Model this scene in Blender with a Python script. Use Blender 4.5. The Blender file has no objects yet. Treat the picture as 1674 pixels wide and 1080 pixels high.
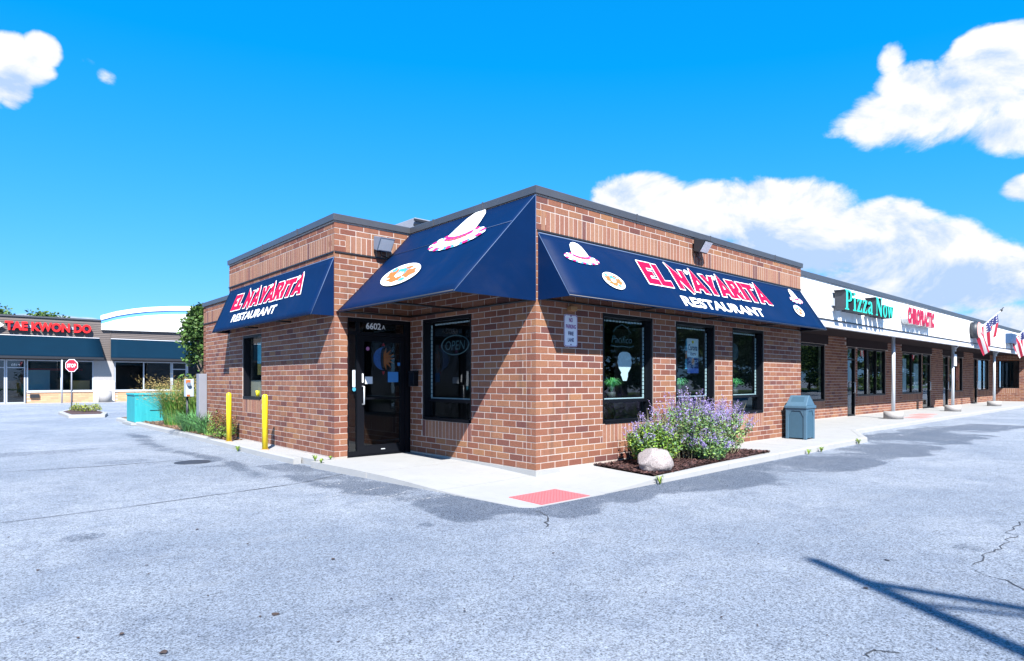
import bpy, bmesh, math, random
import numpy as np
from mathutils import Vector, Matrix
from mathutils.geometry import tessellate_polygon

random.seed(7)
RNG = np.random.default_rng(11)
scene = bpy.context.scene
COL = scene.collection
R = math.radians

# ------------------------------------------------------------------ camera
FPX = 1003.0
TH = R(48.2)
FW = Vector((math.cos(TH), math.sin(TH), 0)); RT = Vector((math.sin(TH), -math.cos(TH), 0))
CAM = Vector((-6.2879, -6.5052, 1.334))
cd = bpy.data.cameras.new('camera')
cam = bpy.data.objects.new('camera', cd); COL.objects.link(cam)
cam.location = CAM
cam.rotation_euler = (R(90), 0, TH - R(90))
cd.sensor_fit = 'HORIZONTAL'; cd.sensor_width = 36.0
cd.lens = FPX / 1674.0 * 36.0
cd.shift_y = (621 - 540) / 1674.0
cd.clip_start = 0.05; cd.clip_end = 3000
scene.camera = cam

# ------------------------------------------------------------------ sun
SUN = Vector((-.40, -.65, .773)).normalized()
EL = math.asin(SUN.z); AZ = math.atan2(SUN.x, SUN.y)
ld = bpy.data.lights.new('sun', 'SUN'); ld.energy = 4.6; ld.angle = R(0.5); ld.color = (1.0, .965, .91)
sun = bpy.data.objects.new('sun', ld); COL.objects.link(sun)
sun.rotation_euler = (-SUN).to_track_quat('-Z', 'Y').to_euler()
sun.location = (-20, -30, 40)

# ------------------------------------------------------------------ exposure
vs = scene.view_settings
vs.view_transform = 'Standard'; vs.look = 'None'; vs.gamma = 1.0; vs.use_curve_mapping = False
vs.exposure = 1.5
scene.display_settings.display_device = 'sRGB'
cy = scene.cycles
cy.max_bounces = 8; cy.transparent_max_bounces = 12; cy.caustics_reflective = False; cy.caustics_refractive = False
try:
    cy.use_denoising = True
    cy.sample_clamp_indirect = 6
except Exception:
    pass

# ------------------------------------------------------------------ sky
W = bpy.data.worlds.new('World'); scene.world = W; W.use_nodes = True
nt = W.node_tree; nt.nodes.clear()

class NB:
    """small node-graph helper"""
    def __init__(s, tree): s.t = tree
    def n(s, typ, **kw):
        x = s.t.nodes.new(typ)
        for k, v in kw.items(): setattr(x, k, v)
        return x
    def link(s, a, b): s.t.links.new(a, b)
    def put(s, sock, v):
        if hasattr(v, 'is_output') or isinstance(v, bpy.types.NodeSocket): s.link(v, sock)
        else: sock.default_value = v
    def m(s, op, a, b=None, c=None, clamp=False):
        x = s.n('ShaderNodeMath', operation=op, use_clamp=clamp)
        s.put(x.inputs[0], a)
        if b is not None: s.put(x.inputs[1], b)
        if c is not None: s.put(x.inputs[2], c)
        return x.outputs[0]
    def dot(s, a, v):
        x = s.n('ShaderNodeVectorMath', operation='DOT_PRODUCT'); s.put(x.inputs[0], a); s.put(x.inputs[1], v)
        return x.outputs['Value']
    def vadd(s, a, v, op='ADD'):
        x = s.n('ShaderNodeVectorMath', operation=op); s.put(x.inputs[0], a); s.put(x.inputs[1], v)
        return x.outputs[0]
    def noise(s, vec, scale, detail=4, rough=.5, dist=0, out='Fac'):
        x = s.n('ShaderNodeTexNoise'); s.put(x.inputs['Vector'], vec)
        x.inputs['Scale'].default_value = scale; x.inputs['Detail'].default_value = detail
        x.inputs['Roughness'].default_value = rough; x.inputs['Distortion'].default_value = dist
        return x.outputs[out]
    def ss(s, v, a, b, lo=0.0, hi=1.0):
        x = s.n('ShaderNodeMapRange', interpolation_type='SMOOTHSTEP'); s.put(x.inputs[0], v)
        x.inputs[1].default_value = a; x.inputs[2].default_value = b
        x.inputs[3].default_value = lo; x.inputs[4].default_value = hi
        return x.outputs[0]
    def mix(s, f, a, b, blend='MIX'):
        x = s.n('ShaderNodeMix', data_type='RGBA', blend_type=blend)
        s.put(x.inputs[0], f); s.put(x.inputs[6], a); s.put(x.inputs[7], b)
        return x.outputs[2]

g = NB(nt)
out = g.n('ShaderNodeOutputWorld'); bg = g.n('ShaderNodeBackground')
SKY_STRENGTH = 0.073
bg.inputs['Strength'].default_value = SKY_STRENGTH
sky = g.n('ShaderNodeTexSky', sky_type='NISHITA')
sky.sun_disc = False; sky.sun_elevation = EL; sky.sun_rotation = AZ
sky.air_density = 1.0; sky.dust_density = 0.3; sky.ozone_density = 4.0; sky.altitude = 200
sp_ = g.n('ShaderNodeSeparateColor'); g.link(sky.outputs[0], sp_.inputs[0])
hs = g.n('ShaderNodeCombineColor')
g.link(g.m('MAXIMUM', g.m('MULTIPLY_ADD', sp_.outputs[0], .40, -.40), .01), hs.inputs[0])
g.link(g.m('MULTIPLY', g.m('POWER', sp_.outputs[1], .557), 1.36), hs.inputs[1])
g.link(g.m('MULTIPLY', g.m('POWER', sp_.outputs[2], .5), 2.75), hs.inputs[2])
tc = g.n('ShaderNodeTexCoord'); D = tc.outputs['Generated']

def pixdir(x, y):
    return (FW + RT * ((x - 837) / FPX) + Vector((0, 0, (621 - y) / FPX))).normalized()
def blob_set(blobs):
    acc = None
    for (px, py, rx, ry, w) in blobs:
        if isinstance(px, Vector): c = px; k = 1.0
        else:
            c = pixdir(px, py); k = 1 / math.sqrt(1 + ((px - 837) / FPX) ** 2 + ((621 - py) / FPX) ** 2)
        r_ = Vector((c.y, -c.x, 0)).normalized(); u_ = r_.cross(c)
        a = g.m('MULTIPLY', g.dot(D, r_), FPX / rx / k); b = g.m('MULTIPLY', g.dot(D, u_), FPX / ry / k)
        q = g.m('ADD', g.m('MULTIPLY', a, a), g.m('MULTIPLY', b, b))
        q = g.m('SUBTRACT', w, q)
        f = g.m('SUBTRACT', q, g.m('MULTIPLY', g.m('LESS_THAN', g.dot(D, c), 0.0), 100.0))
        acc = f if acc is None else g.m('MAXIMUM', acc, f)
    return acc
CL = [(1545, 172, 160, 74, 1.1), (1625, 118, 110, 76, 1.1), (1455, 192, 100, 54, 1.05), (1690, 190, 130, 56, 1.05),
      (1415, 206, 58, 36, .95), (1460, 100, 30, 40, .78), (1485, 140, 58, 46, 1.05), (1468, 122, 34, 34, .8), (1605, 74, 56, 36, 1), (1375, 215, 48, 22, .6), (1760, 150, 120, 76, 1),
      (1050, 332, 92, 48, 1.25), (1165, 348, 120, 58, 1.25), (1285, 350, 110, 58, 1.25), (1230, 330, 90, 40, 1.1),
(1400, 384, 115, 56, 1.2),
      (1490, 415, 110, 56, 1.2), (1580, 455, 120, 60, 1.15), (1680, 455, 85, 46, 1), (1260, 420, 240, 58, .9),
      (1450, 480, 260, 62, .9), (1700, 530, 220, 56, .8),
      (15, 98, 66, 46, 1), (70, 82, 30, 32, .95), (22, 140, 34, 38, .85), (62, 112, 32, 25, .8), (20, 168, 26, 18, .5),
      (174, 127, 34, 26, .20), (142, 100, 34, 20, .06), (-60, 100, 90, 70, 1),
      (1700, 305, 60, 30, .9), (100, 520, 90, 9, .8)]
rr = random.Random(5)
for k in range(13):                      # the same kind of fair-weather cloud goes on all round the sky
    az = TH + R(75) + k * R(17) + rr.uniform(-.1, .1); e = R(rr.uniform(9, 34))
    c = Vector((math.cos(az) * math.cos(e), math.sin(az) * math.cos(e), math.sin(e)))
    for j in range(3):
        c2 = (c + Vector((rr.uniform(-.12, .12), rr.uniform(-.12, .12), rr.uniform(-.03, .03)))).normalized()
        CL.append((c2, 0, rr.uniform(90, 170), rr.uniform(45, 75), rr.uniform(.8, 1)))
field = blob_set(CL)
Ds = g.vadd(D, (1, 1, 1.5), 'MULTIPLY')
n1 = g.noise(Ds, 7.0, 12, .60, .35)
n2 = g.noise(g.vadd(Ds, (-.010, -.016, .026)), 7.0, 12, .60, .35)
dens = g.m('ADD', field, g.m('MULTIPLY', g.m('SUBTRACT', n1, .5), 2.5))
mask = g.ss(dens, .22, .68)
relief = g.m('MULTIPLY', g.m('SUBTRACT', n1, n2), 5.5)
SH = [(1215, 412, 150, 46, 1), (1090, 400, 110, 34, 1), (1300, 440, 190, 45, 1), (1520, 470, 220, 55, .8), (1570, 232, 240, 30, .55),
      (30, 150, 50, 40, .5), (1700, 490, 200, 55, .8)]
shade = g.m('ADD', g.m('MULTIPLY', g.ss(blob_set(SH), -.5, .8), .85), g.m('MULTIPLY', g.ss(dens, .3, 1.5), -.22))
lit = g.m('ADD', g.m('SUBTRACT', .92, shade), relief, clamp=True)
cc = g.mix(lit, (2.5, 3.4, 4.95, 1), (4.9, 5.0, 5.2, 1))
fin = g.mix(mask, hs.outputs[0], cc)
g.link(fin, bg.inputs['Color']); g.link(bg.outputs[0], out.inputs[0])

# ================================================================== helpers
def tag(o, label=None, cat=None, group=None, kind=None):
    if label: o['label'] = label
    if cat: o['category'] = cat
    if group: o['group'] = group
    if kind: o['kind'] = kind
    return o
def thing(name, label, cat, loc=(0, 0, 0), group=None):
    o = bpy.data.objects.new(name, None); COL.objects.link(o); o.location = loc; o.empty_display_size = .2
    return tag(o, label, cat, group)
def attach(o, p):
    if p is not None:
        o.parent = p
        m = Matrix.Translation(p.location) if p.parent is None else Matrix.Translation(p.location)
        w = Vector(p.location); q = p
        o.matrix_parent_inverse = world_of(p).inverted()
    return o
def world_of(p):
    m = p.matrix_basis.copy()
    if p.parent: m = world_of(p.parent) @ p.matrix_parent_inverse @ m
    return m
def copy_tree(o, parent=None, inst=None):
    c = o.copy(); COL.objects.link(c)
    if parent is not None:
        c.parent = parent; c.matrix_parent_inverse = o.matrix_parent_inverse.copy()
    for ch in [x for x in COL.objects if x.parent == o]: copy_tree(ch, c)
    return c

class MB:
    def __init__(s): s.v = []; s.f = []; s.c = []; s.sm = []
    def quad(s, a, b, c, d, col=None): s.poly([a, b, c, d], col)
    def poly(s, pts, col=None, smooth=False):
        i = len(s.v); s.v += [tuple(p) for p in pts]; s.f.append(tuple(range(i, i + len(pts))))
        s.c += [col or (1, 1, 1, 1)] * len(pts); s.sm.append(smooth)
    def box(s, x0, x1, y0, y1, z0, z1, col=None):
        s.hexa([(x0, y0, z0), (x1, y0, z0), (x1, y1, z0), (x0, y1, z0), (x0, y0, z1), (x1, y0, z1), (x1, y1, z1), (x0, y1, z1)], col)
    def hexa(s, p, col=None):
        i = len(s.v); s.v += [tuple(q) for q in p]; s.c += [col or (1, 1, 1, 1)] * 8
        for f in ((0, 3, 2, 1), (4, 5, 6, 7), (0, 1, 5, 4), (1, 2, 6, 5), (2, 3, 7, 6), (3, 0, 4, 7)):
            s.f.append(tuple(i + k for k in f)); s.sm.append(False)
    def prism(s, pts, z0, z1, col=None):
        n = len(pts); i = len(s.v)
        z0f = z0 if callable(z0) else (lambda x, y: z0); z1f = z1 if callable(z1) else (lambda x, y: z1)
        s.v += [(x, y, z0f(x, y)) for x, y in pts] + [(x, y, z1f(x, y)) for x, y in pts]; s.c += [col or (1, 1, 1, 1)] * (2 * n)
        s.f.append(tuple(i + k for k in range(n - 1, -1, -1))); s.f.append(tuple(i + n + k for k in range(n)))
        for k in range(n):
            j = (k + 1) % n; s.f.append((i + k, i + j, i + n + j, i + n + k))
        s.sm += [False] * (n + 2)
    def tube(s, pts, r, n=8, caps=True, col=None, smooth=True):
        pts = [Vector(p) for p in pts]; rs = r if isinstance(r, (list, tuple)) else [r] * len(pts)
        base = len(s.v); prev = None
        for k, p in enumerate(pts):
            d = (pts[min(k + 1, len(pts) - 1)] - pts[max(k - 1, 0)]).normalized()
            if prev is None: a = d.orthogonal().normalized()
            else: a = (prev - d * prev.dot(d)).normalized()
            prev = a; b = d.cross(a)
            for j in range(n):
                t = 2 * math.pi * j / n; s.v.append(tuple(p + (a * math.cos(t) + b * math.sin(t)) * rs[k])); s.c.append(col or (1, 1, 1, 1))
        for k in range(len(pts) - 1):
            for j in range(n):
                j2 = (j + 1) % n; a = base + k * n
                s.f.append((a + j, a + j2, a + n + j2, a + n + j)); s.sm.append(smooth)
        if caps:
            s.f.append(tuple(base + n - 1 - j for j in range(n))); s.sm.append(False)
            e = base + (len(pts) - 1) * n; s.f.append(tuple(e + j for j in range(n))); s.sm.append(False)
    def cyl(s, c, r, z0, z1, n=16, r2=None, col=None):
        s.tube([(c[0], c[1], z0), (c[0], c[1], z1)], [r, r if r2 is None else r2], n, col=col)
    def tess(s, loops, fn, col=None):
        """2-D loops (outer first, then holes) filled flat; fn maps (u, v) to 3-D"""
        vv = [[Vector((p[0], p[1], 0)) for p in l] for l in loops]
        flat = [p for l in loops for p in l]
        for t in tessellate_polygon(vv):
            a, b, c = [flat[k] for k in t]
            if (b[0] - a[0]) * (c[1] - a[1]) - (b[1] - a[1]) * (c[0] - a[0]) < 0: b, c = c, b
            s.poly([fn(*a), fn(*b), fn(*c)], col)
    def mesh(s, name):
        me = bpy.data.meshes.new(name); me.from_pydata(s.v, [], s.f)
        if any(c != (1, 1, 1, 1) for c in s.c):
            at = me.color_attributes.new('tone', 'FLOAT_COLOR', 'POINT')
            at.data.foreach_set('color', np.array([c if len(c) == 4 else (*c, 1) for c in s.c], dtype=np.float32).ravel())
        if any(s.sm): me.polygons.foreach_set('use_smooth', s.sm)
        me.update(); return me
    def build(s, name, mat, parent=None, bevel=0, kind=None):
        me = s.mesh(name); me.materials.append(mat)
        o = bpy.data.objects.new(name, me); COL.objects.link(o)
        if bevel:
            b = o.modifiers.new('bevel', 'BEVEL'); b.width = bevel; b.segments = 2; b.limit_method = 'ANGLE'
        attach(o, parent)
        if kind: o['kind'] = kind
        return o

# ------------------------------------------------------------------ materials
def new_mat(name):
    m = bpy.data.materials.new(name); m.use_nodes = True; t = m.node_tree; t.nodes.clear()
    b = NB(t); o = b.n('ShaderNodeOutputMaterial'); p = b.n('ShaderNodeBsdfPrincipled'); b.link(p.outputs[0], o.inputs[0])
    geo = b.n('ShaderNodeNewGeometry')
    return m, b, p, o, geo.outputs['Position']
def spec(p, v): p.inputs['Specular IOR Level'].default_value = v
def simple(name, col, rough=.6, metal=0, sp=.5, var=.12, scale=6, bump=0, bscale=60, dirt=0, attr=False):
    m, b, p, o, pos = new_mat(name)
    n = b.noise(pos, scale, 5, .6)
    base = (*col, 1)
    if attr:
        a = b.n('ShaderNodeAttribute', attribute_name='tone'); base = a.outputs['Color']
    k = b.m('ADD', 1 - var, b.m('MULTIPLY', n, 2 * var))
    kk = b.n('ShaderNodeCombineColor'); [b.link(k, kk.inputs[i]) for i in range(3)]
    c = b.mix(1.0, base, kk.outputs[0], 'MULTIPLY')
    if dirt:
        n3 = b.noise(pos, scale * .45, 6, .7, .6)
        c = b.mix(b.ss(n3, .48, .75, 0, dirt), c, (.10, .085, .07, 1))
    b.link(c, p.inputs['Base Color'])
    p.inputs['Roughness'].default_value = rough; p.inputs['Metallic'].default_value = metal; spec(p, sp)
    if bump:
        bp = b.n('ShaderNodeBump'); bp.inputs['Strength'].default_value = bump; bp.inputs['Distance'].default_value = .01
        b.link(b.noise(pos, bscale, 4, .6), bp.inputs['Height']); b.link(bp.outputs[0], p.inputs['Normal'])
    return m

def brick_mat():
    m, b, p, o, pos = new_mat('brick_clay')
    a = b.n('ShaderNodeAttribute', attribute_name='tone')
    n = b.noise(pos, 45, 6, .7); n2 = b.noise(pos, 230, 3, .6); n3 = b.noise(pos, 1.1, 4, .6)
    k = b.m('ADD', .16, b.m('ADD', b.m('MULTIPLY', n, .62), b.m('ADD', b.m('MULTIPLY', n2, .28), b.m('MULTIPLY', n3, .34))))
    kk = b.n('ShaderNodeCombineColor'); [b.link(k, kk.inputs[i]) for i in range(3)]
    c = b.mix(1.0, a.outputs['Color'], kk.outputs[0], 'MULTIPLY')
    c = b.mix(b.ss(n2, .66, .72, 0, .7), c, (.05, .03, .025, 1))       # burnt specks in the clay
    st_ = b.noise(b.vadd(pos, (3.0, 3.0, .35), 'MULTIPLY'), 1.6, 5, .65)
    c = b.mix(b.ss(st_, .52, .74, 0, .45), c, (.07, .045, .038, 1))
    c = b.mix(b.ss(b.noise(pos, 5.0, 5, .7, .8), .62, .8, 0, .22), c, (.45, .36, .31, 1))   # lime bloom
    b.link(c, p.inputs['Base Color']); p.inputs['Roughness'].default_value = .88; spec(p, .25)
    bp = b.n('ShaderNodeBump'); bp.inputs['Strength'].default_value = .5; bp.inputs['Distance'].default_value = .006
    b.link(b.m('ADD', n, n2), bp.inputs['Height']); b.link(bp.outputs[0], p.inputs['Normal'])
    return m
M = {}
M['brick'] = brick_mat()
M['mortar'] = simple('mortar', (.41, .35, .32), .95, var=.3, scale=20, bump=.4, bscale=150, sp=.2)
M['coping'] = simple('bronze_coping', (.085, .088, .10), .38, .35, var=.12, scale=3, dirt=.2)
M['black_frame'] = simple('black_aluminium', (.004, .005, .008), .4, 0, .2, var=.1)
M['alu'] = simple('pale_aluminium', (.62, .66, .70), .4, .3, var=.06)
M['awning'] = simple('navy_awning_vinyl', (.0008, .0125, .054), .55, 0, .10, var=.22, scale=1.6, bump=.3, bscale=3.2, dirt=.06)
M['awning_teal'] = simple('dark_teal_awning', (.001, .015, .033), .85, 0, .08, var=.15, scale=1.2, bump=.12, bscale=6)
M['print_white'] = simple('white_vinyl_print', (.74, .76, .78), .6, sp=.1, var=.04)
M['print_red'] = simple('red_vinyl_print', (.62, .004, .045), .6, sp=.1, var=.06)
M['print_pink'] = simple('pink_vinyl_print', (.52, .008, .14), .5, var=.06)
M['print_cyan'] = simple('cyan_vinyl_print', (.05, .28, .42), .5, var=.06)
M['print_orange'] = simple('orange_vinyl_print', (.52, .13, .03), .5, var=.2, scale=30)
M['print_navy'] = simple('navy_vinyl_print', (.01, .03, .15), .5)
M['concrete'] = None
M['metal_grey'] = simple('grey_steel', (.30, .31, .34), .45, .5, var=.1)
M['white_metal'] = simple('white_painted_metal', (.36, .40, .46), .5, .0, var=.06, dirt=.12)
M['dark_metal'] = simple('dark_metal', (.03, .032, .038), .45, .4)
M['yellow'] = simple('yellow_paint', (.80, .60, .012), .45, var=.08, scale=12, dirt=.22)
M['sign_white'] = simple('sign_white', (.66, .67, .74), .4, var=.03)
M['sign_red'] = simple('sign_red', (.60, .012, .03), .4, var=.05)
M['sign_purple'] = simple('sign_purple', (.20, .03, .18), .4)
M['sign_navy'] = simple('sign_navy', (.012, .012, .09), .4)
M['bin'] = simple('blue_grey_plastic', (.048, .108, .165), .6, var=.12, scale=10, bump=.2, bscale=120, dirt=.12)
M['bin_dark'] = simple('bin_panel_plastic', (.030, .082, .130), .65, var=.15, scale=14, bump=.2, bscale=120)
M['teal'] = simple('teal_painted_steel', (.018, .30, .33), .55, var=.3, scale=7, dirt=.22)
def teal_mat():
    m, b, p, o, pos = new_mat('weathered_teal_steel')
    n = b.noise(b.vadd(pos, (9, 9, .8), 'MULTIPLY'), 1.5, 6, .7); n2 = b.noise(pos, 5, 6, .7)
    c = b.mix(n, (.010, .21, .25, 1), (.030, .34, .36, 1)); c = b.mix(b.ss(n, .55, .75, 0, .5), c, (.10, .42, .44, 1)); c = b.mix(b.ss(n2, .58, .72, 0, .5), c, (.03, .13, .13, 1))
    b.link(c, p.inputs['Base Color']); p.inputs['Roughness'].default_value = .6; spec(p, .3); return m
M['teal'] = teal_mat()
M['mulch'] = simple('bark_mulch', (.055, .026, .022), .95, var=.5, scale=50, bump=.9, bscale=70, attr=True)
M['straw'] = simple('straw_litter', (.36, .24, .12), .95, var=.5, scale=20, bump=.9, bscale=50, attr=True)
M['roof'] = simple('roof_membrane', (.30, .30, .30), .9)
M['siding'] = simple('taupe_siding', (.105, .086, .080), .75, var=.08)
M['fascia'] = simple('white_fascia_panel', (.80, .80, .80), .6, var=.03, scale=1, dirt=.05)
M['trim_white'] = simple('trim_metal', (.55, .57, .62), .5, .0, var=.05)
M['spandrel'] = simple('brown_spandrel', (.035, .026, .028), .9, sp=.05, var=.15, scale=2)
M['stone_white'] = simple('white_block', (.66, .64, .60), .85, var=.08, scale=8)
M['stone_grey'] = simple('grey_block', (.30, .29, .29), .85, var=.15, scale=8)
M['tan_brick'] = simple('tan_brick', (.50, .29, .17), .85, attr=True, var=.12)
M['sign_green'] = simple('jade_letter_face', (.03, .56, .42), .4, var=.04)
M['sign_pink'] = simple('magenta_letter_face', (.38, .004, .035), .4, var=.05)
M['letter_side'] = simple('dark_letter_return', (.025, .03, .04), .5)
M['letter_side_pale'] = simple('pale_letter_return', (.55, .56, .55), .5)
M['red_face'] = simple('red_letter_face', (.64, .012, .012), .4, var=.05)
M['salmon'] = simple('salmon_disc', (.70, .33, .30), .5)
M['pad'] = simple('tactile_pad', (.50, .095, .105), .7, var=.18, scale=25)
M['pad_far'] = simple('tactile_far', (.60, .20, .19), .8, var=.12)
M['crack'] = simple('crack_tar', (.035, .04, .05), .9)
M['litter'] = simple('dead_leaf', (.045, .03, .025), .9, var=.4, scale=90)
M['leaf'] = simple('leaf_green', (.1, .1, .1), .6, attr=True, var=.25, scale=25, sp=.3)
M['bark'] = simple('bark', (.09, .07, .055), .9, var=.35, scale=18, bump=.8, bscale=40)
M['stem'] = simple('stem', (.16, .15, .09), .8, var=.2, scale=30)
M['fabric'] = simple('flag_cloth', (.5, .5, .5), .8, attr=True, var=.06)
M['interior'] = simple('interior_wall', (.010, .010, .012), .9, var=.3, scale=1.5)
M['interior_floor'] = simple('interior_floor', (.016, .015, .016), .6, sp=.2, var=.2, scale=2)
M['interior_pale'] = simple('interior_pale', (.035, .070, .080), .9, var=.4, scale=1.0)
M['pot'] = simple('dark_pot', (.03, .03, .035), .6)
M['paper'] = simple('paper', (.55, .62, .70), .7, var=.05)
M['paper_blue'] = simple('blue_notice', (.04, .20, .50), .6, var=.15, scale=60)
M['lamp_lens'] = simple('lamp_lens', (.55, .58, .62), .15, var=.1, scale=40)
M['lamp_grey'] = simple('floodlight_grey', (.16, .20, .27), .45, .2)
M['wood'] = simple('timber', (.32, .17, .07), .8, var=.25, scale=30)
M['moon'] = simple('moon_glaze', (.04, .13, .42), .3, var=.7, scale=38)
M['sunface'] = simple('sun_glaze', (.55, .13, .02), .35, var=.4, scale=40)
M['tube'] = simple('neon_tube', (.10, .16, .18), .2)
M['welt'] = simple('navy_welt', (.05, .09, .18), .6)
M['cabinet_grey'] = simple('cabinet_grey', (.19, .20, .235), .6, var=.1, scale=4, dirt=.2)
M['led'] = simple('light_strip', (.66, .72, .76), .4)

def concrete_mat():
    m, b, p, o, pos = new_mat('concrete')
    n = b.noise(pos, 1.6, 6, .65, .5); n2 = b.noise(pos, 140, 3, .6); n3 = b.noise(pos, 9, 5, .7)
    c = b.mix(n, (.26, .265, .27, 1), (.345, .345, .345, 1))
    c = b.mix(b.ss(n3, .56, .78, 0, .4), c, (.20, .195, .19, 1))
    c = b.mix(b.ss(n2, .60, .75, 0, .35), c, (.17, .165, .16, 1))
    b.link(c, p.inputs['Base Color']); p.inputs['Roughness'].default_value = .9; spec(p, .25)
    bp = b.n('ShaderNodeBump'); bp.inputs['Strength'].default_value = .35; bp.inputs['Distance'].default_value = .008
    b.link(b.m('ADD', n2, n3), bp.inputs['Height']); b.link(bp.outputs[0], p.inputs['Normal'])
    return m
M['concrete'] = concrete_mat()
def asphalt_mat():
    m, b, p, o, pos = new_mat('asphalt')
    a = b.n('ShaderNodeAttribute', attribute_name='tone')
    st = b.n('ShaderNodeSeparateColor'); b.link(a.outputs['Color'], st.inputs[0])
    n1 = b.noise(pos, .35, 6, .6, .4); n2 = b.noise(pos, 3.2, 6, .7); n3 = b.noise(pos, 75, 4, .75); n4 = b.noise(pos, 210, 2, .6)
    c = b.mix(b.ss(n1, .3, .7), (.180, .210, .258, 1), (.262, .288, .330, 1))
    c = b.mix(b.ss(n2, .42, .72, 0, .6), c, (.140, .166, .215, 1))
    w_ = b.m('SUBTRACT', 1.0, st.outputs[0])
    gr = b.noise(pos, 28, 5, .8)
    dk = b.m('MULTIPLY', b.ss(b.m('ADD', w_, b.m('MULTIPLY', b.m('SUBTRACT', gr, .5), 1.5)), .22, .72), b.ss(w_, .02, .6, .0, .86))
    dk = b.m('MULTIPLY', dk, b.m('ADD', .62, b.m('MULTIPLY', b.ss(n3, .36, .62, 1, 0), .45)), clamp=True)
    c = b.mix(dk, c, (.046, .062, .095, 1))
    n5 = b.noise(pos, 42, 4, .8)
    k = b.m('ADD', .14, b.m('ADD', b.m('MULTIPLY', b.ss(n3, .38, .58), .80), b.m('ADD', b.m('MULTIPLY', b.ss(n5, .40, .58), .48), b.m('MULTIPLY', n4, .35))))
    kk = b.n('ShaderNodeCombineColor'); [b.link(k, kk.inputs[i]) for i in range(3)]
    c = b.mix(1.0, c, kk.outputs[0], 'MULTIPLY')
    c = b.mix(b.ss(b.noise(pos, 30, 3, .7), .64, .70, 0, .8), c, (.040, .050, .070, 1))
    ln = b.noise(b.vadd(pos, (.5, 2.4, 1), 'MULTIPLY'), 1.3, 6, .7)
    c = b.mix(b.ss(ln, .56, .74, 0, .35), c, (.26, .28, .31, 1))
    b.link(c, p.inputs['Base Color']); p.inputs['Roughness'].default_value = .9; spec(p, .25)
    bp = b.n('ShaderNodeBump'); bp.inputs['Strength'].default_value = .9; bp.inputs['Distance'].default_value = .014
    b.link(b.m('ADD', n3, b.m('MULTIPLY', n4, .6)), bp.inputs['Height']); b.link(bp.outputs[0], p.inputs['Normal'])
    return m
M['asphalt'] = asphalt_mat()
def glass_mat(name, tint=(.55, .62, .64)):
    m, b, p, o, pos = new_mat(name); b.t.nodes.remove(p)
    tr = b.n('ShaderNodeBsdfTransparent'); tr.inputs[0].default_value = (*tint, 1)
    gl = b.n('ShaderNodeBsdfGlossy'); gl.inputs['Roughness'].default_value = .0; gl.inputs['Color'].default_value = (.95, .98, 1, 1)
    bp = b.n('ShaderNodeBump'); bp.inputs['Strength'].default_value = .02; bp.inputs['Distance'].default_value = .05
    b.link(b.noise(pos, 1.3, 2, .5), bp.inputs['Height']); b.link(bp.outputs[0], gl.inputs['Normal'])
    ge = b.n('ShaderNodeNewGeometry')
    cs = b.m('ABSOLUTE', b.dot(ge.outputs['Incoming'], ge.outputs['Normal']))
    f = b.m('MULTIPLY_ADD', b.m('POWER', b.m('SUBTRACT', 1.0, cs, clamp=True), 5.0), .90, .075, clamp=True)
    mx = b.n('ShaderNodeMixShader'); b.link(f, mx.inputs[0]); b.link(tr.outputs[0], mx.inputs[1]); b.link(gl.outputs[0], mx.inputs[2])
    b.link(mx.outputs[0], o.inputs[0]); return m
M['glass'] = glass_mat('window_glass', (.66, .78, .80))
M['glass_far'] = glass_mat('shop_glass', (.62, .76, .80))
def boulder_mat():
    m, b, p, o, pos = new_mat('granite')
    n = b.noise(pos, 60, 5, .7); n2 = b.noise(pos, 14, 5, .65)
    c = b.mix(b.ss(n, .35, .65), (.20, .17, .17, 1), (.36, .32, .315, 1)); c = b.mix(b.ss(n2, .55, .7, 0, .4), c, (.27, .17, .145, 1))
    b.link(c, p.inputs['Base Color']); p.inputs['Roughness'].default_value = .9
    bp = b.n('ShaderNodeBump'); bp.inputs['Strength'].default_value = .7; bp.inputs['Distance'].default_value = .02
    b.link(b.m('ADD', n, n2), bp.inputs['Height']); b.link(bp.outputs[0], p.inputs['Normal'])
    return m
M['granite'] = boulder_mat()

# ------------------------------------------------------------------ numpy value noise
def vnoise(x, y, seed):
    r = np.random.default_rng(seed); T = r.random((256, 256))
    xi = np.floor(x).astype(int); yi = np.floor(y).astype(int); fx = x - xi; fy = y - yi
    fx = fx * fx * (3 - 2 * fx); fy = fy * fy * (3 - 2 * fy)
    a = T[xi % 256, yi % 256]; b_ = T[(xi + 1) % 256, yi % 256]; c = T[xi % 256, (yi + 1) % 256]; d = T[(xi + 1) % 256, (yi + 1) % 256]
    return (a * (1 - fx) + b_ * fx) * (1 - fy) + (c * (1 - fx) + d * fx) * fy
def fbm(x, y, seed, o=4):
    s = 0; w = .5
    for k in range(o): s = s + w * vnoise(x * 2 ** k, y * 2 ** k, seed + k); w *= .5
    return s

# ================================================================== THE SETTING
ZA = -.13                                   # asphalt level
LEFT_EDGE = [(-2.20, 19.4), (-2.06, 9.8), (-2.05, 5.6), (-2.02, 3.95), (-1.88, 2.4), (-1.725, .76), (-1.63, -.25), (-1.525, -1.46)]
def left_x(y):
    e = sorted([(b, a) for a, b in LEFT_EDGE]); return float(np.interp(y, [q[0] for q in e], [q[1] for q in e]))
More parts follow.
